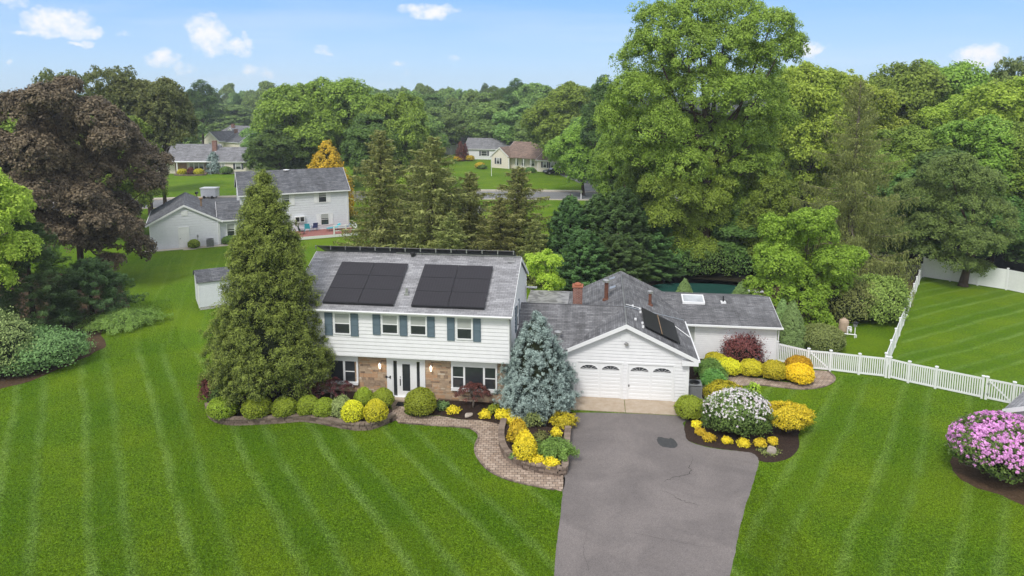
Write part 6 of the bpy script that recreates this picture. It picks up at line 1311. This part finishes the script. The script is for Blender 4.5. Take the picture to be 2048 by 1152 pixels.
# the spruce row behind the house
for px, Y, ty, wpx, k, lab in [(762, 68, 262, 190, 'S2', 'brownish green spruce at the left end of the row behind the house'), (868, 66, 275, 215, 'S', 'tall open spruce behind the left half of the ridge panels'), (845, 74, 300, 120, 'S2', 'thin spruce showing between the two leftmost spruces'), (940, 67, 345, 150, 'S', 'shorter spruce with drooping twigs behind the middle of the ridge'),
    (1000, 64, 395, 130, 'S2', 'low spruce just left of the pointed one behind the ridge'), (1036, 66, 335, 180, 'S', 'pointed spruce with side leader before the cream ranch house'), (905, 62, 425, 120, 'S2', 'lowest spruce bough mass behind the ridge panels'), (1068, 63, 440, 110, 'S', 'small brown green spruce at the right end of the row')]:
    inst(k, px, Y, ty, wpx*1.22, lab, 'spruces in the row behind the house')
for px, Y, ty, wpx, lab in [(1140, 65, 378, 130, 'dark cypress at the left end of the evergreen screen'), (1195, 65.5, 375, 140, 'dark cypress second from the left in the evergreen screen'), (1248, 65, 360, 150, 'tallest dark cypress in the evergreen screen'), (1300, 66, 400, 150, 'dark cypress under the giant oak'), (1170, 60, 450, 140, 'low dark cypress in front of the evergreen screen'), (1235, 61, 460, 160, 'broad low dark cypress behind the garage peak'), (1300, 65, 480, 150, 'low dark cypress behind the pool cover'), (1365, 67, 450, 140, 'shaded dark cypress right of the garage peak')]:
    inst('L', px, Y, ty, wpx, lab, 'dark cypresses screening the back yard')
H = zat(53, 500); d = broadleaf('dogwood', 33, H, 1.75, .7, L_CHART, 18, 260, 34, .30, .075, .55, .4, tr=.08); tree_at('dogwood_tree', d, 1092, 53, 'small vivid lime green tree right of the house gable')
# hedge bottoms beside pool
for i, (px, py, rx, h) in enumerate([(1165, 575, 3.2, 3.0), (1330, 551, 3.4, 3.0), (1410, 550, 3.4, 3.2), (1490, 549, 3.4, 3.2)]): bush(px, py, 0, rx, h, L_DEEP, ['dark hedge mass behind the flat sunroom roof', 'dark hedge mass at the left back of the pool', 'dark hedge mass at the middle back of the pool', 'dark hedge mass at the right back of the pool'][i], 'hedge_bush', seed=190+i, n=6500, ls=.11, lump=.16, spiky=.2, va0=.3, ry=1.8)
# bright maple near pool, white-flowered shrub, viburnum
H = zat(52, 408); LM = [(1610, 440, 30), (1560, 465, 34), (1640, 470, 40), (1600, 500, 50), (1545, 520, 44), (1660, 520, 42), (1590, 555, 55), (1640, 570, 50), (1540, 580, 42), (1680, 570, 30), (1600, 610, 45), (1560, 545, 40), (1650, 430, 20), (1620, 640, 30)]
bx = xat(1605, 52, 0); d = broadleaf('bright_maple', 35, H, 4, 1.0, L_BRT, 0, 1900, 40, .36, .085, .5, bark=BARK, tr=.16, shape=lobes_from(52, LM, bx, .7)); make_tree('maple_tree', d, (bx, 52, 0), 0, 'bright fresh green maple behind the right end of the wing')
bush(1752, 640, 0, 2.1, 3.3, L_JUNB, 'layered light green shrub right of the bright maple', 'viburnum', seed=200, n=14000, ls=.085, lump=.14, spiky=.1, va0=.42); bush(1700, 640, 0, 1.9, 3.0, L_OLIVE, 'dusty olive shrub with pale blossom between maple and light green shrub', 'blossoming_shrub', seed=201, n=9000, ls=.08, lump=.2, spiky=.15, va0=.5)
# big weeping spruce
Ys = 60; H = zat(Ys, 162); me, sg = norway('weeping_spruce', 40, H, 6.4, L_NSP, 130, 1.2, 60, .12, .8, 1.9, 8, .42, .35); tree_at('weeping_spruce', (me, sg), 1702, Ys, 'large brown green weeping spruce with drooping boughs behind the bright maple', bark=BARKG)
# lawn tree by the white fence
gt = G(1926, 572); LB = [(1900, 350, 45), (1960, 370, 45), (1860, 400, 45), (1925, 420, 55), (1985, 430, 40), (1860, 460, 40), (1920, 480, 45), (1975, 490, 35), (1850, 505, 26), (1965, 540, 22), (1895, 520, 25)]
d = broadleaf('lawn_tree', 41, zat(gt[1], 310), 4, 1.6, L_FAR, 0, 1700, 46, .42, .085, .50, bark=BARK, tr=.34, shape=lobes_from(gt[1], LB, gt[0], .7)); make_tree('broadleaf_tree', d, tuple(gt), 0, 'single leafy tree with thick trunk standing before the tall white fence')
# right wood
W = 'trees massed in the wood on the right'
for k, px, Y, ty, wpx, lab in [('E', 1620, 88, 98, 190, 'yellow green tree standing just right of the giant oak crown'), ('E', 1700, 96, 118, 200, 'yellow green tree on the skyline above the weeping spruce'), ('G', 1500, 70, 270, 180, 'dark leafy tree between giant oak and weeping spruce'), ('B', 1470, 68, 395, 170, 'shaded dark tree below the right side of the giant oak'),
    ('G', 1545, 66, 330, 150, 'dark tree against the left side of the weeping spruce'), ('G', 1800, 80, 250, 210, 'mid green tree just right of the weeping spruce top'), ('B', 1835, 70, 330, 180, 'dark leafy tree behind the chain link fence'), ('E', 2000, 84, 130, 230, 'yellow green tree at the right edge of the skyline'), ('A', 1795, 104, 112, 210, 'bright tree crown on the skyline right of the weeping spruce'),
    ('A', 1890, 106, 112, 200, 'bright tree crown midway along the right skyline'), ('E', 1925, 92, 160, 190, 'yellow green tree below the middle of the right skyline'), ('G', 1950, 76, 230, 230, 'dark green tree behind the tree by the white fence'), ('G', 2040, 74, 240, 220, 'dark leafy tree at the right edge behind the white fence'), ('B', 1880, 72, 280, 190, 'dark tree rising left of the tree by the white fence'), ('F', 2040, 90, 85, 130, 'thin airy tree tip highest at the right edge'),
    ('G', 1740, 74, 300, 170, 'green tree hidden behind the weeping spruce'), ('B', 1990, 70, 380, 170, 'dark understorey tree behind the tall white fence'), ('B', 2060, 68, 400, 160, 'dark understorey tree behind the fence at the edge'), ('B', 1780, 66, 420, 130, 'dark understorey tree at the back end of the long picket fence'), ('G', 1430, 74, 420, 150, 'shaded tree behind the foot of the giant oak'), ('G', 1280, 72, 300, 110, 'dark tree left under the giant oak')]:
    inst(k, px, Y, ty, wpx, lab, W)
# middle distance
M_ = 'trees of the middle distance'
inst('E', 800, 82, 335, 140, 'yellow green tree seen through the gap between the leftmost spruces', M_); inst('G', 885, 90, 350, 120, 'dim leafy tree behind the tall open spruce', M_); inst('E', 968, 80, 420, 90, 'low leafy tree between the spruces right of the ridge middle', M_)
for k, px, Y, ty, wpx, lab in [('A', 600, 128, 160, 190, 'broad rounded green tree behind the grey house, left half of the pair'), ('A', 680, 132, 148, 190, 'broad rounded green tree tallest behind the golden tree'), ('A', 790, 124, 178, 150, 'lighter rounded green tree behind the open spruces'), ('B', 745, 120, 215, 130, 'darker tree between the two rounded green trees'), ('B', 560, 122, 240, 120, 'dark tree by the parked cars'),
    ('A', 1168, 119, 228, 150, 'street tree with dark trunk standing at the kerb'), ('A', 1130, 150, 158, 170, 'broad green tree behind the street tree'), ('P', 1208, 112, 128, 90, 'dark pine tip left of the giant oak'), ('G', 1230, 92, 215, 110, 'dim green tree left below the giant oak'), ('C', 1195, 135, 200, 110, 'dull green tree behind the street driveway'), ('B', 1270, 90, 330, 110, 'dark tree at the left foot of the giant oak'),
    ('F', 118, 86, 112, 120, 'olive pine like tree rising behind the bronze maple'), ('F', 225, 95, 106, 120, 'thin dark leaved tree tip left of the clouds'), ('H', 290, 100, 152, 205, 'dense olive green tree right of the bronze maple'), ('F', 320, 97, 142, 130, 'dark speckled tree top above the dense olive tree'), ('G', 240, 84, 220, 180, 'green tree directly behind the bronze maple'), ('A', 30, 84, 175, 190, 'green tree at the far left skyline'), ('H', 296, 122, 215, 110, 'olive tree standing on the lawn before the far brick house'),
    ('P', 400, 210, 147, 75, 'tall dark pine on the left skyline'), ('D', 520, 175, 245, 70, 'pale green tree between the far houses and cars'), ('B', 508, 152, 295, 45, 'dark bush like tree right of the far brick house'), ('C', 455, 260, 200, 110, 'dim tree behind the farthest houses')]:
    inst(k, px, Y, ty, wpx, lab, M_)
me, sg = dense_conifer('golden_tree', 45, 12, 4.2, L_TREEG, 800, 40, .6, .17, .5, 'arb', .45, lump=.2, zb=.5); tree_at('golden_cypress', (me, sg), 655, 97, 'golden yellow conifer behind the right end of the grey house roof', sc=(.82, .82, zat(97, 280)/12))
# far woods
def far_label(px, Y, k):
    z = ['above the bronze maple', 'above the far brick house', 'above the broad rounded green pair', 'above the open spruce row', 'above the far ranch houses', 'left of the giant oak', 'right of the giant oak'][0 if px < 330 else 1 if px < 510 else 2 if px < 730 else 3 if px < 870 else 4 if px < 1100 else 5 if px < 1400 else 6]
    return ('pine' if k == 'P' else 'leafy tree')+' in the '+{185: 'nearest', 235: 'second', 300: 'third', 380: 'farthest'}[Y]+' belt of the hazy woods '+z
rr = random.Random(77); n = 0
for Y, tys, step in ((185, (168, 215), 46), (235, (160, 196), 38), (300, (158, 186), 34), (380, (162, 184), 30)):
    px = -120
    while px < 2150:
        px += step*rr.uniform(.75, 1.3)
        if px > 1230 and Y < 300 and px < 1560: continue
        if Y == 185 and (360 < px < 560 or 850 < px < 1110): continue
        if Y == 235 and (395 < px < 520): continue
        if Y >= 300 and px > 1250: continue
        if Y == 235 and px > 1250 and rr.random() < .5: continue
        ty = rr.uniform(*tys); 
        if 850 < px < 1080: ty -= 4
        if px > 1560: ty = rr.uniform(120, 160)
        if px < 360 : ty = rr.uniform(178, 205)
        k = rr.choice('CCDDCPB' if px < 1560 else 'EACD'); inst(k, px, Y, ty, (rr.uniform(55, 95) if Y < 250 else rr.uniform(40, 66))*(.6 if k == 'P' else 1), far_label(px, Y, k), 'distant woodland trees'); n += 1
for BK, (px, Y, ty, w_) in enumerate([(880, 200, 215, 90), (930, 215, 190, 80), (985, 200, 200, 110), (1040, 190, 210, 110), (1090, 180, 200, 110), (1010, 240, 168, 80), (1030, 235, 145, 60), (950, 235, 170, 80), (1080, 230, 165, 90), (850, 170, 230, 90)]):
    inst('P' if ty == 145 else ('D' if w_ > 85 else 'C'), px, Y, ty, w_, ['leafy tree of the green bank just above the pale chimneyed house', 'leafy tree of the green bank above the long grey roof', 'leafy tree of the green bank right behind the long grey roof', 'leafy tree of the green bank behind the brown roof', 'leafy tree of the green bank right of the brick chimney', 'small crowned tree on top of the green bank behind the houses', 'dark pine sticking out above the green bank behind the houses', 'far tree at the left top of the green bank', 'far tree at the right top of the green bank', 'leafy tree at the left foot of the green bank by the spruces'][BK], 'trees of the bank behind the ranch houses')
for P in protos.values():
    if not P['used']: bpy.data.objects.remove(P['e'])
print('far trees', n, 'objects', len(bpy.data.objects), 'faces', sum(len(m.polygons) for m in bpy.data.meshes))

# ================================================================== standing grass on the near lawns
def inpoly(P, L):
    x, y = P[:, 0], P[:, 1]; c = np.zeros(len(P), bool); n = len(L); j = n-1
    for i in range(n):
        xi, yi, xj, yj = L[i][0], L[i][1], L[j][0], L[j][1]
        with np.errstate(divide='ignore', invalid='ignore'): c ^= ((yi > y) != (yj > y)) & (x < (xj-xi)*(y-yi)/(yj-yi)+xi)
        j = i
    return c
LAWNS = ('front_lawn', 'right_lawn', 'side_lawn', 'fenced_lawn')
def grass_blades(lawn, mat, n, seed, ymax=60, size=.030):
    rng = np.random.default_rng(seed); L = [l for k, l in SHEETS if k == lawn][0]; lo, hi = L.min(0), L.max(0); lo = np.maximum(lo, [-42, 10]); hi = np.minimum(hi, [44, ymax])
    P = rng.uniform(lo, hi, (n*6, 2)); d2 = (P**2).sum(1); P = P[rng.random(len(P)) < np.clip((26**2/d2), 0, 1)*np.clip((P[:, 1]-10)/9, 0, 1)]; d = np.abs(P[:, 0])/P[:, 1]; P = P[rng.random(len(P)) < np.clip((1.0-d)/.2, 0, 1)]; P = P[inpoly(P, L)]
    for k, l in SHEETS:
        if k not in LAWNS and k != 'woodland_floor': P = P[~inpoly(P, l)]
    hx = np.array([(p[0]-O[0])*EX[0]+(p[1]-O[1])*EX[1] for p in P]); hy = np.array([(p[0]-O[0])*EY[0]+(p[1]-O[1])*EY[1] for p in P]); P = P[~((hy > -1.4) & (hx < .2) & (hx > -22.6) & (hy < 12))][:n]; m = len(P)
    nn = rng.normal(size=(m, 3))*np.array([1, 1, .5])+np.array([0, 0, .35]); al = np.tile([0, 0, 1.], (m, 1))+rng.normal(size=(m, 3))*.45
    Q = leafquads(rng, np.column_stack([P, np.full(m, .022)]), nn, size, .42, al); o = put(quads_mesh('grass_blades', Q, np.full(m, .5), mat), 'lawn_grass', (0, 0, 0)); tag(o, 'short mown grass covering the '+lawn.replace('_', ' '), 'grass', None, 'stuff'); print(lawn, m)
grass_blades('front_lawn', GR_FRONT, 260000, 1); grass_blades('right_lawn', GR_RIGHT, 110000, 2)

# ================================================================== air
m = MB(); m.box(-420, 420, -30, 560, -1, 30)
hz_ = m.build('haze', []); hz_['kind'] = 'stuff'
hm = bpy.data.materials.new('haze_air'); hm.use_nodes = True; t_ = hm.node_tree; t_.nodes.clear(); o_ = t_.nodes.new('ShaderNodeOutputMaterial'); v_ = t_.nodes.new('ShaderNodeVolumePrincipled')
v_.inputs['Density'].default_value = .00042; v_.inputs['Color'].default_value = (.86, .93, 1, 1); v_.inputs['Anisotropy'].default_value = .2; t_.links.new(v_.outputs[0], o_.inputs['Volume']); hz_.data.materials.append(hm)
